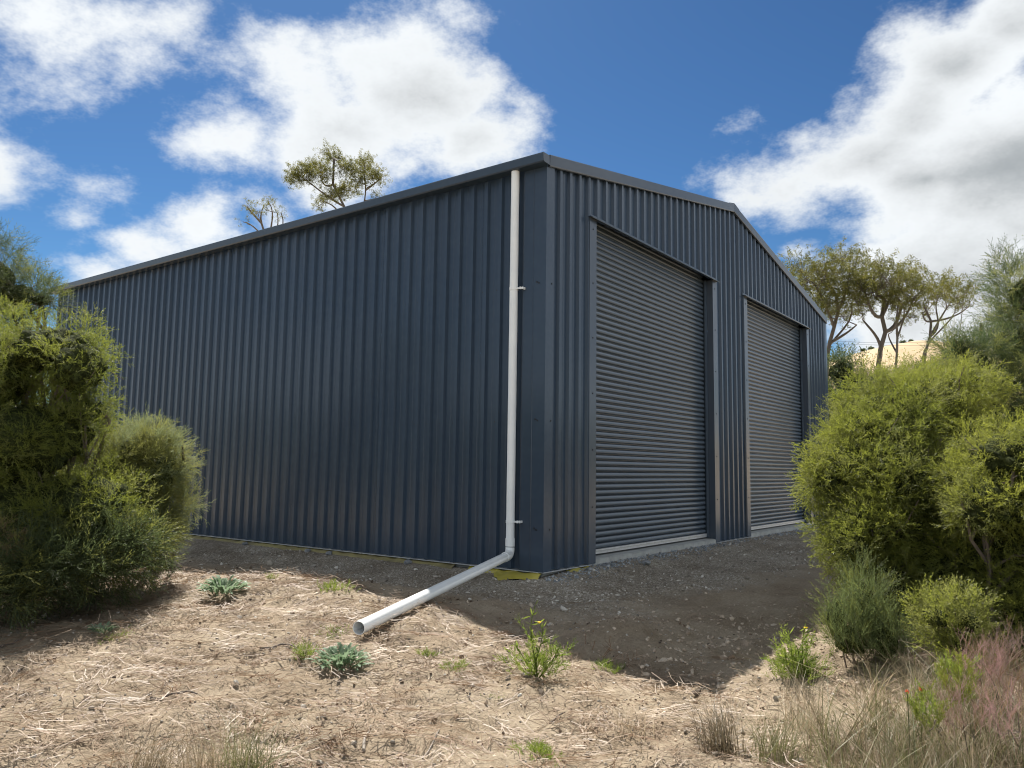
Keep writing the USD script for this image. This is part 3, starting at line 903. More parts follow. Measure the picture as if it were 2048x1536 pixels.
def limb_path(a, b, rng, n=5, wob=.08, up=.15):
    a, b = np.asarray(a, float), np.asarray(b, float)
    t = np.linspace(0, 1, n)[:, None]
    L_ = np.linalg.norm(b - a)
    p = a + (b - a) * t + np.array([0, 0, 1]) * (np.sin(t * np.pi) * up * L_ * .5)
    p[1:-1] += rng.normal(0, wob * L_ * .5, (n - 2, 3))
    return p


def shrub(name, label, base, lobes, n, mats, sprigs=FINE, seed=0, scale=(.8, 1.25), up=.45, rnd=.38, inner=.25, hole=0.0, cat="shrub", group=None, lump=.36, r_in=.70, stems=2, stem_r=.022, bark=None, sub=0, core_r=.60):
    """A shrub: stems rising from the ground into each mass of leaf, and leafy twigs through the skin of those masses."""
    rng = np.random.default_rng(seed + 100)
    t = thing(name, label, cat, group)
    base = np.asarray(base, float)
    limbs_to = lobes
    if sub:
        # each mass of leaf breaks up into rounded tufts with dark gaps between
        new = []
        for c, r, th in lobes:
            R3 = np.array([r[0], r[1], th if th else r.mean()])
            new.append((c, r * .62, R3[2] * .62))
            k_ = int(np.clip(sub * (R3[0] * R3[1]) ** .5 / .16, 7, 30))
            for i in range(k_):
                zc = 1 - 2 * (i + .5) / k_
                ph = i * 2.39996 + rng.uniform(-.4, .4)
                d = np.array([math.sqrt(1 - zc * zc) * math.cos(ph), zc, math.sqrt(1 - zc * zc) * math.sin(ph)])
                s_ = rng.uniform(.26, .46)
                new.append((c + (d * R3 * (1.02 - s_) * rng.uniform(.92, 1.08)) @ VIEW, np.array([R3[0], R3[1]]) * s_, R3[2] * s_))
        lobes = new
    ms = []
    for c, r, th in limbs_to:
        for _ in range(stems):
            tgt = c + rng.normal(0, .35, 3) * np.array([r[0], r[0], r[1]])
            g0 = base + np.append(rng.normal(0, .06, 2), -.05)
            ln = np.linalg.norm(tgt - g0)
            pth = limb_path(g0, tgt, rng)
            ms.append(tube(pth, np.linspace(1, .35, 5) * stem_r * (.6 + .3 * ln), 6, False))
            for _ in range(3):
                s_ = pth[rng.integers(2, 5)]
                e_ = c + rng.normal(0, .55, 3) * np.array([r[0], r[0], r[1]])
                ms.append(tube(limb_path(s_, e_, rng, 4), np.linspace(1, .3, 4) * stem_r * .45, 4, False))
    obj("stem", join(ms), bark or BARK, t)
    big = len(sprigs[0][1]) > 400
    m = max(8, int(n / ((19 if big else 1) * (.72 if sub else 1.25))))
    p, d = lobes_points(lobes, m, rng, r_in=.66 if big else r_in, r_out=.98 if big else 1.03, lump=lump, hole=hole)
    d = d * (1 - up) + np.array([0, 0, up]) + rng.normal(0, rnd, d.shape)
    ns = len(sprigs)
    idx = rng.integers(0, ns, len(p)) + ns * (rng.random(len(p)) < .3 if len(mats) > 1 else 0)
    protos = [(s, k) for k in mats[:2] for s in sprigs]
    sc = rng.uniform(*scale, len(p))
    if big:
        q, e = lobes_points(lobes, int(m * .35), rng, r_in=.92, r_out=1.06, lump=lump, hole=hole)
        e = e * (1 - up) + np.array([0, 0, up]) + rng.normal(0, rnd * .8, e.shape)
        idx = np.concatenate([idx, rng.integers(0, 3, len(q)) + len(protos)])
        protos = protos + [(s, mats[0]) for s in SPRAY]
        p, d, sc = np.vstack([p, q]), np.vstack([d, e]), np.concatenate([sc, rng.uniform(.35, .75, len(q)) * np.mean(scale)])
    Q = quat_to(d, rng)
    for nm_, mt in (("foliage", mats[0]), ("foliage", mats[1] if len(mats) > 1 else None)):
        pick = np.array([protos[i][1] is mt for i in idx])
        if mt is not None and pick.any():
            obj(nm_, merged([q_[0] for q_ in protos], p[pick], Q[pick], sc[pick], idx[pick]), mt, t, kind="stuff")
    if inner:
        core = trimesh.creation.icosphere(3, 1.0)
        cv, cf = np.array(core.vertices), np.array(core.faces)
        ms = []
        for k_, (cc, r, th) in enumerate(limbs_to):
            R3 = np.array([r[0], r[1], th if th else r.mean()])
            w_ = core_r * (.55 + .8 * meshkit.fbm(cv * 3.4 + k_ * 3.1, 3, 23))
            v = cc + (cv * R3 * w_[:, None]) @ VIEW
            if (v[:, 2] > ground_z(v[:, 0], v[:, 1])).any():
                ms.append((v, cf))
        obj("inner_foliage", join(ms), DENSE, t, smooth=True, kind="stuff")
    return t


def px_path(pts, depth, jit=0.0, rng=None):
    """A polyline given in photograph pixels at a distance; each point may stand a little nearer or farther."""
    return np.array([at(x, y, depth + (rng.normal(0, jit) if rng is not None else 0)) for x, y in pts])


def smooth_path(p, n):
    from scipy.interpolate import CubicSpline
    t = np.concatenate([[0], np.cumsum(np.linalg.norm(np.diff(p, axis=0), axis=1))])
    return CubicSpline(t, p)(np.linspace(0, t[-1], n)) if len(p) > 2 else p[0] + (p[-1] - p[0]) * np.linspace(0, 1, n)[:, None]


def gum_tree(name, label, depth, trunk, limbs, clusters, seed, r0=.13, dens=1.0, cat="tree", group=None, bark=BARK_GUM, leaf=LEAF_GUM, sprigs=GUMS, scale=(.7, 1.2)):
    """A gum tree: a leaning trunk from the ground, crooked limbs, and open clumps of hanging leaves at their ends."""
    rng = np.random.default_rng(seed)
    t = thing(name, label, cat, group)
    tp = px_path(trunk, depth)
    foot = tp[0].copy(); foot[2] = float(ground_z(foot[0], foot[1])) - .1
    if np.linalg.norm(foot - tp[0]) > .3:
        tp = np.vstack([foot, tp])
    tp = smooth_path(tp, 14)
    obj("trunk", tube(tp, np.linspace(1, .45, 14) * r0, 10), bark, t, smooth=60)
    nodes = [tp[5:]]
    for lb in limbs:
        q = px_path(lb, depth, .25, rng)
        near = tp[np.argmin(np.linalg.norm(tp - q[0], axis=1))]
        q[0] = near if np.linalg.norm(near - q[0]) < 1.2 else q[0]
        q = smooth_path(q, 10)
        obj("limb", tube(q, np.linspace(1, .4, 10) * r0 * .5, 7), bark, t, smooth=60)
        nodes.append(q[2:])
    nodes = np.vstack(nodes)
    tw, P, D = [], [], []
    for cx, cy, rx, ry in clusters:
        c = at(cx, cy, depth + rng.normal(0, .8))
        rr = np.array([rx, ry]) * depth / FPX
        dist = np.linalg.norm(nodes - c, axis=1) + 1.3 * np.maximum(0, nodes[:, 2] - c[2])
        st = nodes[np.argmin(dist)]
        pth = limb_path(st, c - np.array([0, 0, rr[1] * .3]), rng, 5, .07, -.1)
        tw.append(tube(pth, np.linspace(1, .35, 5) * r0 * .22, 5, False))
        m = int(max(6, 95 * dens * (rr[0] * rr[1]) ** .8 / .35))
        ends = rng.normal(size=(m, 3)); ends /= np.linalg.norm(ends, axis=1, keepdims=True)
        ends *= rng.uniform(.25, 1.0, m)[:, None] ** .6
        lum = .75 + .6 * (meshkit.fbm(ends * 1.8 + cx, 2, 3) - .3)
        e = c + rng.normal(0, .12, (m, 3)) + (ends * np.array([rr[0], rr[1], (rr[0] + rr[1]) * .55]) * lum[:, None]) @ VIEW
        P.append(e)
        D.append(ends @ VIEW * .8 + np.array([0, 0, .15]) + rng.normal(0, .4, (m, 3)))
        for j in range(0, m, 6):
            tw.append(tube(limb_path(pth[rng.integers(2, 5)], e[j], rng, 4, .08, .1), np.linspace(1, .4, 4) * r0 * .075, 4, False))
    obj("twigs", join(tw), bark, t, kind="stuff")
    P, D = np.vstack(P), np.vstack(D)
    scatter("crown", [(s, leaf) for s in sprigs], P, quat_to(D, rng), rng.uniform(*scale, len(P)), rng.integers(0, len(sprigs), len(P)), t)
    return t


def blades(n, rng, h=(.25, .5), spread=.5, w=.003, base_r=.06, lean=(0, 0), curl=.5, seg=5):
    """A tuft of arching ribbons growing from the origin."""
    a = rng.uniform(0, 2 * np.pi, n)
    H = rng.uniform(*h, n)
    s = np.abs(rng.normal(0, spread, n))
    hor = np.stack([np.cos(a), np.sin(a)], 1) * s[:, None] + np.array(lean)
    b0 = rng.normal(0, base_r, (n, 2))
    t = np.linspace(0, 1, seg + 1)
    cv = rng.uniform(.2, 1.0, n) * curl
    pts = np.zeros((n, seg + 1, 3))
    for i, q in enumerate(t):
        pts[:, i, :2] = b0 + hor * (H * (q * .45 + q * q * .55 * (1 + cv)))[:, None]
        pts[:, i, 2] = H * (q - cv * .45 * q ** 2.5) * np.sqrt(np.maximum(.25, 1 - .35 * s)) - .02 * (i == 0)
    side = np.stack([-np.sin(a), np.cos(a), np.zeros(n)], 1)
    tw = rng.normal(0, .6, (n, 3)); side = side + tw * .5; side /= np.linalg.norm(side, axis=1, keepdims=True)
    wd = (w * rng.uniform(.6, 1.3, n))[:, None] * np.linspace(1, .15, seg + 1)[None]
    Lf, Rg = pts - side[:, None] * wd[..., None], pts + side[:, None] * wd[..., None]
    v = np.stack([Lf, Rg], 2).reshape(n, -1, 3)
    f = []
    for i in range(seg):
        o = 2 * i
        f += [[o, o + 1, o + 3], [o, o + 3, o + 2]]
    f = (np.arange(n)[:, None, None] * (2 * seg + 2) + np.array(f)[None]).reshape(-1, 3)
    return v.reshape(-1, 3), f


def moved(m, p, rot=0.0, s=1.0):
    v, f = m
    c, q = math.cos(rot) * s, math.sin(rot) * s
    v = np.asarray(v)
    return np.stack([v[:, 0] * c - v[:, 1] * q, v[:, 0] * q + v[:, 1] * c, v[:, 2] * s], 1) + np.asarray(p), f


# ------------------------------------------------------------------ trees behind the shed
gum_tree("gum_tree", "wide open-crowned gum tree standing alone above the shed's side gutter", 40,
         [(690, 470), (687, 411), (673, 393), (666, 368), (671, 345), (668, 318)],
         [[(687, 411), (646, 386), (625, 370), (600, 352)], [(673, 393), (655, 372), (640, 350)], [(690, 450), (729, 402), (731, 371), (728, 345)], [(731, 380), (748, 368), (758, 356)], [(668, 340), (676, 322)], [(690, 440), (660, 408), (640, 402)]],
         [(588, 352, 13, 15), (580, 364, 7, 8), (606, 340, 17, 12), (622, 337, 20, 11), (612, 355, 22, 9), (646, 350, 26, 14), (643, 332, 14, 8), (655, 304, 13, 9), (661, 314, 9, 7), (677, 312, 13, 8), (688, 337, 17, 10), (704, 340, 20, 13), (728, 334, 22, 16), (745, 349, 17, 14),
          (759, 354, 13, 10), (729, 318, 9, 8), (697, 378, 28, 14), (676, 384, 18, 11), (662, 390, 17, 8), (645, 400, 13, 8), (720, 362, 14, 9), (752, 392, 9, 5), (633, 412, 7, 6)], 5, r0=.115, dens=1.5, scale=(.85, 1.35))
gum_tree("gum_tree", "thin nearly bare gum tree, its twigs just clearing the shed's side gutter further left", 42,
         [(532, 500), (530, 455), (513, 438), (494, 414)],
         [[(532, 480), (543, 449), (544, 420), (536, 402)], [(532, 480), (556, 444), (554, 424)], [(532, 490), (566, 444), (562, 426)], [(530, 455), (522, 430), (528, 412)], [(530, 470), (505, 452), (487, 444)]],
         [(494, 411, 9, 7), (514, 423, 10, 7), (535, 402, 11, 7), (530, 417, 8, 5), (546, 410, 5, 4), (503, 420, 6, 5), (554, 424, 5, 4), (563, 427, 4, 4), (487, 443, 4, 3), (556, 436, 4, 4)], 6, r0=.11, dens=.9)

gum_tree("gum_tree", "tall bushy gum tree partly hidden by the right end of the shed roof", 27,
         [(1658, 800), (1658, 690), (1668, 655), (1676, 622), (1672, 590)],
         [[(1660, 740), (1678, 668), (1699, 640), (1704, 610)], [(1668, 655), (1650, 610), (1630, 570)], [(1676, 622), (1692, 580), (1700, 540)], [(1672, 600), (1655, 560), (1652, 525)], [(1658, 690), (1690, 668), (1713, 650)]],
         [(1594, 524, 32, 22), (1612, 553, 36, 28), (1590, 560, 26, 24), (1655, 533, 38, 30), (1683, 514, 38, 26), (1708, 528, 28, 26), (1637, 583, 42, 30), (1660, 599, 42, 32), (1690, 566, 38, 32), (1676, 617, 34, 24), (1706, 585, 30, 26), (1640, 620, 30, 22), (1702, 556, 26, 20), (1700, 628, 16, 12), (1650, 560, 34, 26)], 7, r0=.115, dens=1.15)
gum_tree("gum_tree", "spreading gum tree with a forked dark trunk and flat dense crown", 26,
         [(1756, 800), (1758, 718), (1763, 690), (1771, 662), (1766, 640), (1770, 600)],
         [[(1766, 640), (1744, 622), (1735, 600), (1728, 575)], [(1771, 664), (1788, 652), (1799, 628), (1812, 604)], [(1790, 650), (1812, 630), (1826, 600)], [(1768, 620), (1782, 590), (1790, 560)], [(1756, 710), (1752, 672), (1736, 652), (1725, 638)], [(1766, 610), (1752, 580), (1748, 555)]],
         [(1740, 548, 38, 26), (1722, 572, 32, 30), (1774, 553, 46, 34), (1808, 570, 44, 34), (1822, 553, 34, 24), (1786, 592, 50, 24), (1751, 588, 42, 24), (1833, 588, 27, 26), (1829, 630, 20, 16), (1726, 616, 22, 17), (1764, 527, 17, 12), (1800, 610, 24, 14), (1712, 600, 18, 18), (1848, 566, 14, 14)], 8, r0=.13, dens=1.15)
gum_tree("gum_tree", "slim straight-trunked young gum tree between the forked gum and the right bush", 25,
         [(1793, 800), (1792, 727), (1795, 686), (1793, 650), (1796, 612)],
         [[(1793, 660), (1806, 640), (1808, 618)], [(1794, 700), (1780, 680), (1777, 668)]],
         [(1797, 606, 18, 12), (1810, 622, 14, 10), (1797, 648, 7, 6)], 9, r0=.065, dens=.8)
gum_tree("gum_tree", "sparse gum tree with pale bare crossing limbs and small crown, rightmost of the gums", 25,
         [(1850, 800), (1854, 692), (1863, 658), (1859, 631), (1849, 614)],
         [[(1852, 720), (1877, 664), (1900, 640), (1911, 614)], [(1870, 675), (1876, 640), (1872, 615), (1880, 590)], [(1863, 658), (1850, 640), (1846, 625)], [(1900, 640), (1922, 625), (1938, 612)], [(1878, 662), (1888, 625), (1905, 600)]],
         [(1884, 578, 30, 21), (1918, 583, 26, 22), (1886, 562, 17, 12), (1860, 590, 22, 16), (1909, 600, 22, 12), (1934, 579, 11, 11), (1848, 610, 12, 9), (1925, 600, 12, 10)], 10, r0=.075, dens=1.2)

# little trees on the hill crest
rng = np.random.default_rng(77)
for px, py, w_, nm in ((1726, 702, 8, "left of the forked gum trunk"), (1742, 700, 10, "touching the forked gum trunk"), (1806, 690, 11, "just right of the slim gum trunk"), (1822, 688, 8, "furthest right below the power lines")):
    d_ = ray(px, py); az = math.degrees(math.atan2(d_[0], d_[1])); rr_ = 425.0
    h_ = float(hill_height(az, rr_))
    p_ = np.array([CAM[0] + rr_ * math.sin(math.radians(az)), CAM[1] + rr_ * math.cos(math.radians(az)), h_ - .5])
    t = thing("distant_tree", f"tiny dark tree on the hill crest, {nm}", "tree")
    obj("trunk", tube([p_, p_ + [0, 0, 2.5]], [.25, .15], 6), BARK, t)
    m_ = 260
    q_ = rng.normal(size=(m_, 3)); q_ /= np.linalg.norm(q_, axis=1, keepdims=True); q_ *= rng.uniform(.3, 1, m_)[:, None] ** .5 * np.array([w_ * .14, w_ * .14, w_ * .09])
    v, f = leaf_quads(p_ + [0, 0, 2.8] + q_, rng.normal(size=(m_, 3)), rng.uniform(.5, .9, m_), rng.uniform(.3, .5, m_), rng)
    obj("crown", (v, f), LEAF_DARK, t, kind="stuff")

# power lines beyond the trees
for k, (y0, y1) in enumerate(((676, 675), (681, 680))):
    a_, b_ = at(1560, y0 + 1, 118), at(2120, y1 - 2, 140)
    tt = np.linspace(0, 1, 12)[:, None]
    pth = a_ + (b_ - a_) * tt - np.array([0, 0, 1.0]) * 4 * tt * (1 - tt) * .9
    tag(obj("power_line", tube(pth, .022, 5, False), SCREW, None), ("upper" if k == 0 else "lower") + " of two thin dark power lines crossing behind the gum trunks", "power line")

LEAF_HEATH = mat_leaf("leaf_heath", [(0.2, (0.045, 0.068, 0.028)), (0.5, (0.085, 0.112, 0.046)), (0.8, (0.14, 0.16, 0.075))])

# ------------------------------------------------------------------ shrubs on the left
shrub("shrub", "big rounded olive-green bush at the left edge in front of the shed", on_ground(60, 1195),
      [lobe(-30, 740, 6.3, 170, 120, .8), lobe(115, 700, 6.3, 90, 70, .7), lobe(160, 735, 6.2, 58, 78, .5), lobe(40, 880, 6.1, 175, 120, .85), lobe(165, 825, 6.3, 60, 45, .4), lobe(60, 1030, 6.0, 180, 130, .8), lobe(190, 1010, 5.9, 90, 90, .5), lobe(-150, 900, 6.2, 160, 260, .9)],
      17000, [LEAF_BRIGHT, LEAF_OLIVE, LEAF_DARK], FINE, 1, up=.2, lump=.25, sub=5, scale=(.55, .95))
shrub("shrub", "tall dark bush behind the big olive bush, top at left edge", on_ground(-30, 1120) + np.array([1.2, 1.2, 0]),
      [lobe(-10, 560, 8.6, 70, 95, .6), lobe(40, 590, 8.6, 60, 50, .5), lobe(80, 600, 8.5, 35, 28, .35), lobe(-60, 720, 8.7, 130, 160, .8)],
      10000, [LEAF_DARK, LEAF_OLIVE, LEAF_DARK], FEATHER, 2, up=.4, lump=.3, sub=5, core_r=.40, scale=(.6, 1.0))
shrub("shrub", "smaller grey-green bush against the long shed wall, right of the big left bush", on_ground(300, 1150) + np.array([.25, .35, 0]),
      [lobe(285, 900, 6.9, 58, 58, .4), lobe(318, 945, 6.9, 55, 65, .4), lobe(250, 950, 6.8, 60, 70, .4), lobe(285, 1030, 6.8, 85, 65, .45), lobe(225, 1080, 6.6, 100, 50, .5)],
      11000, [LEAF_OLIVE, LEAF_GREY, LEAF_DARK], FEATHER, 3, up=.45, lump=.3, sub=5, scale=(.5, .85))
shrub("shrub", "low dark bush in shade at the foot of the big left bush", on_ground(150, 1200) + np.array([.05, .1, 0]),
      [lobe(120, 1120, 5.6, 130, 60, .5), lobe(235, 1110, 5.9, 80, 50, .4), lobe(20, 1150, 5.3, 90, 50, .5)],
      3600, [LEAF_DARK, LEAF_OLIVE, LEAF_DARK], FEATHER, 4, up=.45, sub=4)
shrub("dead_shrub", "clump of dry brown hanging twigs at the left edge", on_ground(-10, 1190) + np.array([-.15, -.1, 0]),
      [lobe(-6, 1085, 5.2, 24, 34, .12)], 170, [LEAF_DRY], SPRAY, 5, up=-.55, inner=0, scale=(.35, .6))

# ------------------------------------------------------------------ shrubs on the right
shrub("shrub", "large rounded bright yellow-green bush in front of the right roller door", on_ground(1760, 1270),
      [lobe(1800, 830, 6.1, 105, 90, .6), lobe(1735, 875, 5.9, 78, 80, .5), lobe(1865, 800, 6.2, 88, 75, .55), lobe(1700, 940, 5.7, 72, 85, .45), lobe(1790, 940, 5.6, 105, 95, .5), lobe(1735, 1050, 5.4, 65, 90, .42), lobe(1910, 900, 6.0, 85, 120, .5), lobe(1800, 1080, 5.5, 90, 100, .4), lobe(1655, 965, 5.7, 36, 50, .25), lobe(1925, 780, 6.3, 55, 55, .4), lobe(1695, 1090, 5.35, 48, 78, .35), lobe(1770, 1170, 5.25, 70, 80, .35), lobe(1860, 1130, 5.3, 70, 80, .35)],
      19500, [LEAF_BRIGHT, LEAF_OLIVE, LEAF_DARK], FINE, 11, up=.2, lump=.25, sub=5, scale=(.55, .95))
shrub("shrub", "bright green bush cut by the right edge of the picture, nearest the camera", on_ground(2010, 1300),
      [lobe(2000, 915, 4.9, 66, 70, .4), lobe(2065, 935, 4.8, 95, 95, .5), lobe(1980, 1010, 4.8, 80, 90, .35), lobe(2080, 1080, 4.8, 120, 130, .5), lobe(1960, 1110, 5.0, 70, 70, .3), lobe(2060, 1210, 4.7, 100, 80, .35), lobe(1990, 1190, 4.9, 60, 80, .3), lobe(2060, 1290, 4.6, 80, 60, .3)],
      9000, [LEAF_BRIGHT, LEAF_OLIVE, LEAF_DARK], FINE, 12, up=.2, lump=.25, sub=5, scale=(.5, .85))
shrub("tall_shrub", "tall dark feathery shrub rising at the right edge behind the bright bushes", on_ground(1960, 1150) + np.array([2.2, .6, 0]),
      [lobe(2060, 590, 8.8, 70, 95, .6), lobe(2030, 690, 8.8, 85, 80, .6), lobe(2000, 760, 8.6, 85, 70, .6), lobe(1950, 730, 8.4, 50, 60, .4), lobe(1960, 830, 8.4, 90, 90, .6), lobe(2060, 850, 8.2, 100, 120, .6), lobe(1915, 700, 8.5, 30, 45, .3)],
      10500, [LEAF_HEATH, LEAF_OLIVE, LEAF_DARK], FEATHER, 13, up=.62, lump=.55, scale=(.65, 1.1), sub=5, core_r=.42)
shrub("shrub", "dark green shrub filling the gap right of the shed's far corner", at(1690, 935, 19.4) * [1, 1, 0] + [0, 0, -.2],
      [lobe(1682, 745, 19.5, 36, 36, .6), lobe(1715, 790, 19.0, 50, 50, .8), lobe(1672, 820, 19.4, 36, 70, .8), lobe(1755, 780, 19.5, 50, 32, .7), lobe(1850, 775, 19.0, 80, 40, .9), lobe(1780, 850, 18.6, 110, 70, .9)],
      5200, [LEAF_DARK, LEAF_OLIVE, LEAF_DARK], BROAD, 14, scale=(1.4, 2.3), lump=.3, sub=3)
shrub("shrub", "small open yellow-green bush in front of the dark hollow at the lower right", on_ground(1912, 1345),
      [lobe(1872, 1235, 4.1, 34, 28, .13), lobe(1928, 1240, 4.1, 36, 38, .14), lobe(1905, 1280, 4.1, 50, 32, .16)],
      380, [LEAF_OLIVE, LEAF_BRIGHT], BROAD_TWIG, 15, up=.6, inner=.12, scale=(.45, .75), hole=.33, stem_r=.008)
shrub("heath_bush", "upright grey-green heath bush at the foot of the large yellow-green bush", on_ground(1700, 1320),
      [lobe(1672, 1235, 4.7, 26, 60, .16), lobe(1728, 1215, 4.7, 30, 85, .18), lobe(1700, 1280, 4.6, 46, 40, .2), lobe(1770, 1285, 4.5, 36, 46, .16)],
      900, [LEAF_HEATH, LEAF_OLIVE, LEAF_DARK], SPRAY, 16, up=.82, rnd=.3, scale=(.45, .9), hole=.38, stem_r=.008)
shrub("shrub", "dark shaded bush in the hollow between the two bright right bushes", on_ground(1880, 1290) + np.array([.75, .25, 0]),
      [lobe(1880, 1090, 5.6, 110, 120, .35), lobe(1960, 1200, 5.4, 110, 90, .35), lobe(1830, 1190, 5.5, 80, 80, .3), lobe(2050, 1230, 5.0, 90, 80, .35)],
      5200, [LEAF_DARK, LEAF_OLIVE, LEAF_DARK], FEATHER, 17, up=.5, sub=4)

# scrub that goes on to both sides of the picture
rng = np.random.default_rng(900)
sp_, sd_ = [], []
for cx, cy, r, h in ((-6.3, 5.2, 1.2, 1.5), (-4.6, 7.4, 1.3, 1.7), (-7.2, 8.2, 1.6, 1.8), (-4.6, 10.6, 1.5, 1.8), (-10.5, 7.5, 1.5, 1.5), (-12.5, 9.5, 1.9, 1.8), (-10.0, 11.5, 1.7, 1.6), (-13.5, 13.5, 2.2, 2.0), (-9.5, 15.5, 1.8, 1.7), (-15, 17, 2.4, 2.2), (4.5, -7.2, 1.5, 1.3), (7.2, -7.8, 1.7, 1.4), (10.0, -7.6, 1.7, 1.5), (12.8, -8.6, 2.0, 1.7), (15.5, -8.0, 2.0, 1.7), (2.2, -8.4, 1.5, 1.3), (18.5, -9.0, 2.2, 2.0)):
    m_ = 70
    q_ = rng.normal(size=(m_, 3)); q_[:, 2] = np.abs(q_[:, 2]) * 1.1 - .3; q_ /= np.linalg.norm(q_, axis=1, keepdims=True)
    sp_.append(np.array([cx, cy, h * .45]) + q_ * np.array([r, r, h * .75]) * rng.uniform(.7, 1.0, m_)[:, None]); sd_.append(q_ + [0, 0, .5])
sp_, sd_ = np.vstack(sp_), np.vstack(sd_)
tag(scatter("scrub", [(s, LEAF_OLIVE) for s in FINE] + [(s, LEAF_DARK) for s in FINE], sp_, quat_to(sd_, rng), rng.uniform(2.2, 3.4, len(sp_)), rng.integers(0, 8, len(sp_))), "low olive scrub on the ground away from the shed", "scrub")
# ------------------------------------------------------------------ small plants
def weed_rosette(name, label, spot, n, r, seed, mat, upright=.5, cat="weed"):
    """A thistle-like weed: lobed grey-green leaves rising from one root, each a part."""
    rng = np.random.default_rng(seed)
    t = thing(name, label, cat)
    p = np.asarray(spot)
    for i in range(n):
        a = i * 2.4 + rng.normal(0, .3)
        L_ = r * rng.uniform(.28, .55)
        off = r * .62 * math.sqrt(rng.random())
        lift = upright * (1 - off / r) + rng.uniform(.0, .6)
        w_ = L_ * rng.uniform(.09, .16)
        tt = np.linspace(0, 1, 8)
        hor, ver = L_ * tt * math.cos(lift * .9), L_ * (tt * math.sin(lift * 1.1) - .38 * tt ** 2.4) + .01
        rad = np.array([math.cos(a), math.sin(a), 0]); tan = np.array([-math.sin(a), math.cos(a), 0])
        prof = np.array([.25, .5, .95, .6, 1.1, .65, .8, .05]) * w_ * rng.uniform(.85, 1.15, 8)
        mid = p + rad * (hor + off * .8)[:, None] + np.array([0, 0, 1]) * (ver + (r - off) * .32 * rng.random())[:, None] + tan * (L_ * .18 * rng.normal() * tt ** 2)[:, None]
        le, ri = mid - tan * prof[:, None] + [0, 0, 1] * (prof * .5)[:, None], mid + tan * prof[:, None] + [0, 0, 1] * (prof * .5)[:, None]
        v = np.stack([le, mid, ri], 1).reshape(-1, 3)
        f = []
        for k in range(7):
            o = 3 * k
            f += [[o, o + 1, o + 4], [o, o + 4, o + 3], [o + 1, o + 2, o + 5], [o + 1, o + 5, o + 4]]
        obj("leaf", (v, np.array(f)), mat, t)
    return t


TUFT = [make_sprig(s, L=.075, n=40, ll=.012, lw=.0042, ang=(30, 75), side=4) for s in (41, 42, 43)]


def tuft(name, label, spot, rx, h, n, seed, mat=None, cat="weed", sc=(.6, 1.2)):
    """A cushion of fine bright leaves."""
    rng = np.random.default_rng(seed)
    t = thing(name, label, cat)
    q = rng.normal(0, .5, (n, 2)) * rx
    z = np.array([float(ground_z(spot[0] + a, spot[1] + b)) for a, b in q])
    pos = np.column_stack([spot[0] + q[:, 0], spot[1] + q[:, 1], z + h * .25 * rng.random(n)])
    d = np.column_stack([q / rx * .7 + rng.normal(0, .3, (n, 2)), np.full(n, .8)])
    scatter("foliage", [(s, mat or LEAF_WEED) for s in TUFT], pos, quat_to(d, rng), rng.uniform(*sc, n) * h / .08, rng.integers(0, 3, n), t)
    obj("stem", join([tube([spot - [0, 0, .02], spot + [rng.normal(0, .02), rng.normal(0, .02), h * .6]], [.003, .0015], 4, False) for _ in range(4)]), mat or LEAF_WEED, t)
    return t


def flower_weed(name, label, spot, stems, seed, bushy, cat="weed"):
    """A branching weed: stalks with narrow leaves, a leafy base, yellow heads. stems: lists of photograph points from root to tip."""
    rng = np.random.default_rng(seed)
    t = thing(name, label, cat)
    dep = float((spot - CAM) @ FW)
    for st in stems:
        q = smooth_path(np.vstack([spot - [0, 0, .02], px_path(st, dep, .03, rng)]), 9)
        s_ = obj("stem", tube(q, np.linspace(1, .5, 9) * .0048, 6), LEAF_WEED, t)
        m = 22
        k = rng.integers(1, 9, m)
        d = rng.normal(0, .8, (m, 3)) + [0, 0, .7]
        obj("leaves", leaf_quads(q[k], d, rng.uniform(.03, .075, m), rng.uniform(.007, .014, m), rng), LEAF_WEED, s_, kind="stuff")
    for st, yes in zip(stems, bushy[1]):
        if yes:
            c = at(*st[-1], dep)
            ps = []
            for i in range(12):
                a = i * .5236
                d = np.array([math.cos(a), math.sin(a), .35])
                ps.append(leaf_quads(c[None] + 0, d[None], np.array([.016]), np.array([.007]), rng))
            fl = obj("flower", join(ps), FLOWER_YELLOW, t)
            ic = trimesh.creation.icosphere(1, .006); ic.apply_translation(c)
            obj("flower_head", ic, FLOWER_YELLOW, fl)
    n = bushy[0]
    q = rng.normal(0, .055, (n, 2))
    pos = np.column_stack([spot[:2] + q, np.full(n, spot[2]) + np.abs(rng.normal(0, .09, n))])
    d = np.column_stack([q * 9 + rng.normal(0, .4, (n, 2)), np.full(n, .9)])
    scatter("foliage", [(s, LEAF_WEED) for s in TUFT], pos, quat_to(d, rng), rng.uniform(.7, 1.6, n), rng.integers(0, 3, n), t)
    return t


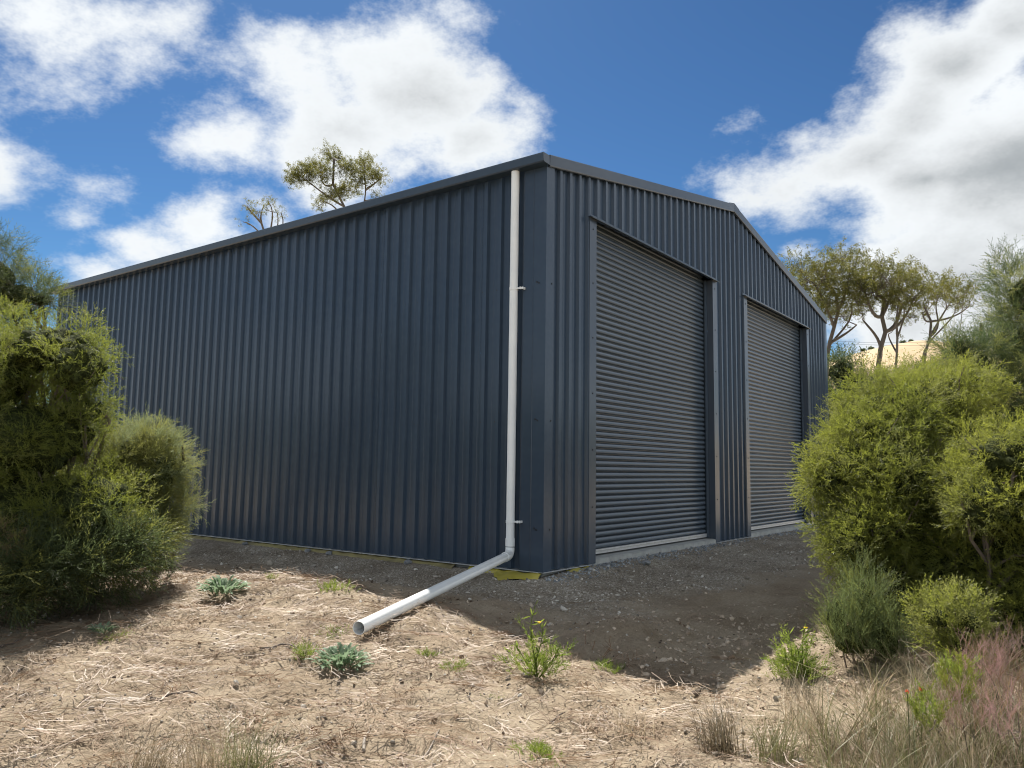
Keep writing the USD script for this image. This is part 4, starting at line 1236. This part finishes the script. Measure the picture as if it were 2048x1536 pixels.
weed_rosette("thistle", "silvery broad-leaved weed mound near the shade edge at the left", on_ground(445, 1188), 125, .25, 1, LEAF_SILVER, .9)
weed_rosette("thistle", "small silvery weed rosette among straw below the left bushes", on_ground(207, 1268), 50, .13, 2, LEAF_SILVER, .9)
weed_rosette("thistle", "dark grey-green leafy weed below the mouth of the white pipe", on_ground(682, 1338), 140, .235, 3, LEAF_SILVER, 1.2)
for a in ((232, 1278, .09, .035, 60, "small bright green cushion weed beside the small silvery rosette"), (672, 1260, .11, .035, 70, "bright green ferny tuft just left of the white pipe mouth"),
          (667, 1180, .12, .06, 70, "pale green tuft at the shadow edge above the pipe"), (606, 1316, .05, .08, 34, "narrow dark green upright weed left of the grey-green leafy weed"),
          (854, 1306, .05, .04, 40, "tiny green seedling on the straw below the middle of the pipe"), (910, 1340, .07, .05, 60, "small green tuft midway between the pipe mouth and the tall flowering weed"),
          (1212, 1340, .08, .05, 70, "small green tuft just right of the tall flowering weed"), (1078, 1512, .08, .05, 80, "green tuft alone at the bottom centre of the picture"),
          (985, 1408, .05, .02, 16, "faint flat yellowish tuft on the sand at lower centre"), (540, 1160, .05, .05, 22, "few grass blades at the shade edge right of the silvery mound")):
    tuft("green_weed", a[5], on_ground(a[0], a[1]), a[2], a[3], a[4], int(a[0]))
flower_weed("flowering_weed", "tall branching green weed with yellow buds in front of the shed corner", on_ground(1075, 1352),
            [[(1068, 1310), (1062, 1250), (1070, 1212)], [(1078, 1300), (1085, 1265), (1079, 1245)], [(1050, 1320), (1030, 1288)], [(1105, 1320), (1118, 1297)]], 51, (110, (0, 1, 0, 0)))
flower_weed("flowering_weed", "lush green weed with a yellow flower head standing on the sunlit sand at right", on_ground(1594, 1368),
            [[(1585, 1320), (1578, 1270)], [(1605, 1320), (1606, 1280), (1611, 1256)], [(1574, 1330), (1570, 1295)], [(1600, 1330), (1592, 1290)]], 52, (170, (0, 1, 0, 0)))

# tussocks one can tell apart along the bottom
for k, (px, py, n, h, lean, nm, mt) in enumerate([
        (300, 1536, 140, (.12, .28), (.1, -.1), "dry straw-coloured grass tussock at the bottom left", RUSH), (500, 1540, 190, (.14, .32), (0, 0), "grey-green grass tussock at the bottom, left of centre", RUSH_GREEN),
        (405, 1560, 120, (.14, .3), (-.1, 0), "thin dry tussock between the two bottom left tussocks", RUSH),
        (1440, 1500, 200, (.14, .30), (.1, .2), "grey dry rush tussock at the bottom right of centre", RUSH), (1545, 1520, 200, (.12, .26), (.2, -.1), "dark olive rush tussock right of the grey dry one", RUSH_GREEN),
        (1610, 1460, 130, (.18, .36), (0, 0), "thin brown-stemmed tussock at the edge of the bright sand", RUSH), (1265, 1470, 46, (.10, .2), (0, 0), "wispy straw tussock right of bottom centre", RUSH)]):
    rng = np.random.default_rng(200 + k)
    o = obj("grass_tussock", moved(blades(n, rng, h, .75, .0017, .05, lean), on_ground(px, min(py, 1530)) + (np.array([-.08, -.1, 0]) if py > 1530 else 0)), mt)
    tag(o, nm, "grass")
for px, py, nm in ((200, 1190, "dry fallen tussock of long straw at the edge of the left shade"),):
    rng = np.random.default_rng(260)
    o = obj("grass_tussock", moved(blades(110, rng, (.25, .5), 1.6, .002, .06, (-.3, .1), 1.0), on_ground(px, py)), RUSH)
    tag(o, nm, "grass")

# the rushy corner at the lower right: one mass
rng = np.random.default_rng(300)
RT_ = [blades(20, np.random.default_rng(310 + i), (.18, .42), .6, .0021, .03, (rng.normal(0, .25), rng.normal(0, .25)), .7) for i in range(5)]
pts_ = []
while len(pts_) < 330:
    x, y = rng.uniform(1600, 2300), rng.uniform(1330, 1760)
    lim = 1405 - (x - 1600) * .16
    if y > lim and (x > 1720 or y > 1480 and x > 1660 or rng.random() < .15):
        pts_.append((x, y))
pts_ = on_ground_many(np.array(pts_))
d_ = np.column_stack([rng.normal(0, .12, (len(pts_), 2)), np.ones(len(pts_))])
tag(scatter("rushes", [(m, a) for m in RT_ for a in (RUSH, RUSH_GREEN)], pts_, quat_to(d_, rng), rng.uniform(.6, 1.15, len(pts_)), rng.integers(0, 10, len(pts_))), "tangle of dry grey rushes filling the lower right corner", "grass")

# heath with pink tips, small yellow-green shrubs, red flowers in the rushes
PINK = [make_sprig(s, L=.20, n=60, ll=.009, lw=.0045, ang=(25, 60), side=4, bend=.2) for s in (61, 62, 63)]
for k, (px, py, dep, rx, ry, n, nm) in enumerate([(2020, 1350, 3.4, 38, 60, 150, "tallest pink-tipped heath at the right edge"), (1965, 1350, 3.4, 36, 42, 100, "pink-tipped heath just left of the tallest pink heath"),
                                                  (1925, 1450, 3.0, 36, 42, 65, "low pinkish heath in front of the small yellow-green shrublet"), (2010, 1455, 2.9, 36, 38, 60, "dull pink heath low at the right edge")]):
    shrub("pink_heath", nm, on_ground(px, py + ry + 30), [lobe(px, py, dep, rx, ry, .1)], n, [LEAF_PINK, LEAF_DRY], PINK, 400 + k, up=.88, rnd=.2, inner=0, scale=(.35, .65), stem_r=.004, cat="heath", hole=.3)
for k, (px, py, dep, rx, ry, n, nm) in enumerate([(1915, 1370, 3.2, 28, 34, 100, "small upright yellow-green shrublet among the rushes"), (1855, 1440, 3.0, 22, 28, 60, "tiny yellowish shrublet below the red flower")]):
    shrub("shrublet", nm, on_ground(px, py + ry + 25), [lobe(px, py, dep, rx, ry, .08)], n, [LEAF_BRIGHT, LEAF_WEED], TUFT, 420 + k, up=.9, rnd=.15, inner=0, scale=(.6, 1.1), stem_r=.004, cat="shrub")
for k, (px, py, nm) in enumerate([(1814, 1384, "brighter red-orange flower on the left, among the rushes"), (1842, 1379, "faded red flower head just right of the bright one")]):
    rng = np.random.default_rng(440 + k)
    t = thing("red_flower", nm, "flower")
    c = at(px, py, 3.15)
    g = c.copy(); g[2] = float(ground_z(g[0], g[1])) - .02
    obj("stem", tube(limb_path(g, c, rng, 5, .03, 0), .002, 5), RUSH_GREEN, t)
    m = 34
    d = rng.normal(size=(m, 3)) + [0, 0, .5]
    obj("petals", leaf_quads(np.repeat(c[None], m, 0), d, rng.uniform(.007, .013, m), rng.uniform(.003, .005, m), rng), FLOWER_RED, t, kind="stuff")

# ------------------------------------------------------------------ straw, gravel, clods
def straw_mat(seed, n=22, size=.14):
    """A loose patch of curved flattened stalks lying along the ground."""
    rng = np.random.default_rng(seed)
    v, f, k = [], [], 0
    main = rng.uniform(0, np.pi)
    for _ in range(n):
        a = main + rng.normal(0, .45)
        L_ = rng.uniform(.03, .13)
        o = np.append(rng.normal(0, size * .55, 2), rng.uniform(.001, .014))
        d = np.array([math.cos(a), math.sin(a), rng.normal(0, .06)])
        s = np.array([-math.sin(a), math.cos(a), 0]) * rng.uniform(.0007, .0020)
        bend = rng.normal(0, .16) * L_
        for t in (0, .5, 1):
            c = o + d * L_ * (t - .5) + np.array([-math.sin(a), math.cos(a), .25 * abs(rng.normal(0, .3))]) * bend * 4 * t * (1 - t)
            v += [c - s, c + s + [0, 0, .0012]]
        for j in (0, 2):
            f += [[k + j, k + j + 1, k + j + 3], [k + j, k + j + 3, k + j + 2]]
        k += 6
    return np.array(v), np.array(f)


rng = np.random.default_rng(500)
CHIP = mat_pebble("bark_chips", [(0.0, (0.05, 0.035, 0.025)), (0.6, (0.14, 0.095, 0.06)), (1.0, (0.28, 0.20, 0.13))])
SM = [straw_mat(510 + i) for i in range(6)]
N = 7800
xy = np.column_stack([rng.uniform(-6.3, .6, N), rng.uniform(-4.9, 4.6, N)])
den = (1 - gravel_zone(xy[:, 0], xy[:, 1])) * np.clip(1.25 * meshkit.fbm(np.column_stack([xy * 1.5, np.zeros(N)]), 3, 61) + .32, 0, 1)
den *= 1 - .93 * np.clip(np.exp(-(((xy[:, 0] + 1.2) / 1.0) ** 2 + ((xy[:, 1] + 2.95) / .65) ** 2)) * 1.25, 0, 1)
den *= 1 - np.clip((xy[:, 0] + 2.05) / .3, 0, 1) * np.clip((xy[:, 1] + 2.85) / .35, 0, 1) * .97
ok = (rng.random(N) < den)
xy = xy[ok]
zz = ground_z(xy[:, 0], xy[:, 1])
e_ = .05
nrm = np.column_stack([-(ground_z(xy[:, 0] + e_, xy[:, 1]) - zz) / e_, -(ground_z(xy[:, 0], xy[:, 1] + e_) - zz) / e_, np.ones(len(xy))])
sel = np.where(rng.random(len(xy)) < .14, 6, 0) + rng.integers(0, 6, len(xy))
brown = rng.random(len(xy)) < .14
Qs, sc_ = quat_to(nrm, rng), rng.uniform(.6, 1.25, len(xy))
for nm_, mt, pick, lb in (("straw", STRAW, ~brown, "pale dry straw strewn over the sandy ground"), ("bark_litter", STRAW_BROWN, brown, "reddish brown bark shreds and needles lying among the straw")):
    V_, F_, k_ = [], [], 0
    w0, x0, y0, z0 = Qs[pick].T
    R_ = np.stack([np.stack([1 - 2 * (y0 * y0 + z0 * z0), 2 * (x0 * y0 - z0 * w0), 2 * (x0 * z0 + y0 * w0)], -1), np.stack([2 * (x0 * y0 + z0 * w0), 1 - 2 * (x0 * x0 + z0 * z0), 2 * (y0 * z0 - x0 * w0)], -1),
                   np.stack([2 * (x0 * z0 - y0 * w0), 2 * (y0 * z0 + x0 * w0), 1 - 2 * (x0 * x0 + y0 * y0)], -1)], 1)
    P_ = np.column_stack([xy, zz + .002])[pick]
    kind_ = rng.integers(0, 6, len(P_))
    for j in range(6):
        on = kind_ == j
        v, f = SM[j]
        vv = np.einsum("nij,kj->nki", R_[on], v) * sc_[pick][on][:, None, None] + P_[on][:, None]
        F_.append((np.arange(on.sum())[:, None, None] * len(v) + f[None]).reshape(-1, 3) + k_)
        V_.append(vv.reshape(-1, 3)); k_ += len(V_[-1])
    obj(nm_, (np.vstack(V_), np.vstack(F_)), mt, label=lb, cat="straw", kind="stuff")


def pebble(seed, sub=0):
    rng = np.random.default_rng(seed)
    m = trimesh.creation.icosphere(sub, 1.0)
    v = np.array(m.vertices) * (1 + rng.normal(0, .16, (len(m.vertices), 1))) * np.array([1, rng.uniform(.6, .9), rng.uniform(.4, .7)])
    return v, np.array(m.faces)


PB = [pebble(600 + i) for i in range(5)]


def strew(name, label, cat, mats, N, lo, hi, dens, size, seed):
    rng = np.random.default_rng(seed)
    xy = np.column_stack([rng.uniform(lo[0], hi[0], N), rng.uniform(lo[1], hi[1], N)])
    xy = xy[rng.random(N) < dens(xy)]
    xy = xy[~((xy[:, 0] > -.02) & (xy[:, 1] > -.02) & (xy[:, 0] < W) & (xy[:, 1] < LEN))]
    s = size[0] * np.exp(rng.normal(0, size[1], len(xy)))
    z = ground_z(xy[:, 0], xy[:, 1]) + s * .2
    q = quat_to(rng.normal(size=(len(xy), 3)) * [.5, .5, 1] + [0, 0, .6], rng)
    protos = [(p, m) for m in mats for p in PB]
    tag(scatter(name, protos, np.column_stack([xy, z]), q, s, rng.integers(0, len(protos), len(xy))), label, cat)


strew("gravel", "crushed brown-grey gravel in the shed's shade", "gravel", [PEBBLE], 26000, (-2.2, -3.0), (9, 4.5), lambda p: gravel_zone(p[:, 0], p[:, 1]) * np.clip(1.15 - .10 * np.maximum(p[:, 0], 0) - .05 * p[:, 1], .1, 1) * np.clip(1.5 * meshkit.fbm(np.column_stack([p * 1.1, 0 * p[:, 0]]), 3, 71) - .1, .15, 1), (.0085, .42), 1)
strew("blue_gravel", "spilled blue-grey gravel heaped against the slab under the doors", "gravel", [PEBBLE_BLUE], 9000, (-.1, -1.2), (8.5, -.03), lambda p: np.exp(-((p[:, 1] + .03) / .26) ** 2) * np.clip(2.4 * meshkit.fbm(np.column_stack([p * 1.3, 0 * p[:, 0]]), 2, 72) - .45, 0, 1), (.011, .4), 2)
strew("sand_clods", "loose clods of disturbed sand around the shadow tip", "sand", [CLOD], 9000, (-3.4, -4.2), (1.4, -1.0), lambda p: np.clip(np.exp(-(((p[:, 0] + 1.1) / 1.2) ** 2 + ((p[:, 1] + 2.65) / .85) ** 2)), 0, 1), (.0075, .55), 3)
strew("litter_chips", "scattered small stones and bark chips on the sand", "litter", [CLOD, PEBBLE, CHIP], 16000, (-6.0, -4.6), (-.8, 4.2), lambda p: (1 - gravel_zone(p[:, 0], p[:, 1])) * .8, (.0055, .55), 4)

# stones one can tell apart at the foot of the long wall
for k, (y, r, nm) in enumerate([(1.72, .055, "pale grey stone at the foot of the long wall, nearest the downpipe"), (3.05, .05, "blue-grey stone at the foot of the long wall, in the middle of three stones"), (3.45, .045, "flat grey stone lying beside the middle stone under the wall"), (4.75, .05, "dark stone at the foot of the long wall, furthest from the downpipe")]):
    v, f = pebble(700 + k, 1)
    v = v * r + [-.13, y, float(ground_z(-.13, y)) + r * .3]
    tag(obj("stone", (v, f), STONE), nm, "stone")
for k, (px, py, r, nm) in enumerate([(1292, 1128, .06, "angular grey stone below the near roller door sill"), (1180, 1140, .04, "small grey stone by the corner of the near door jamb")]):
    v, f = pebble(720 + k, 1)
    p_ = on_ground(px, py)
    tag(obj("stone", (v * r + p_ + [0, 0, r * .3], f), STONE), nm, "stone")

# sticks lying on the straw
for k, (pts, r, mt, nm) in enumerate([
        ([(727, 1505), (736, 1470), (742, 1452)], .008, BARK_PALE, "short pale forked stick lying at the bottom centre"), ([(845, 1520), (870, 1480), (880, 1462)], .004, BARK_PALE, "thin pale stick leaning on the straw at the bottom centre"),
        ([(1100, 1450), (1130, 1428)], .006, BARK, "short dark stick on the sand below the tall flowering weed"), ([(520, 1302), (560, 1298), (600, 1310)], .007, BARK, "dark curved twig on the straw left of the narrow green weed"),
        ([(300, 1400), (345, 1392), (395, 1384)], .009, BARK, "long dark piece of bark lying on the straw at left"), ([(0, 1298), (40, 1294)], .008, BARK, "dark stick at the left edge on the straw")]):
    q = np.array([on_ground(*p_) + [0, 0, r * 1.1] for p_ in pts])
    q = smooth_path(q, 6)
    q[:, 2] = [float(ground_z(a[0], a[1])) + r * 1.3 for a in q]
    tag(obj("stick", tube(q, np.linspace(1, .5, 6) * r, 6), mt), nm, "stick")
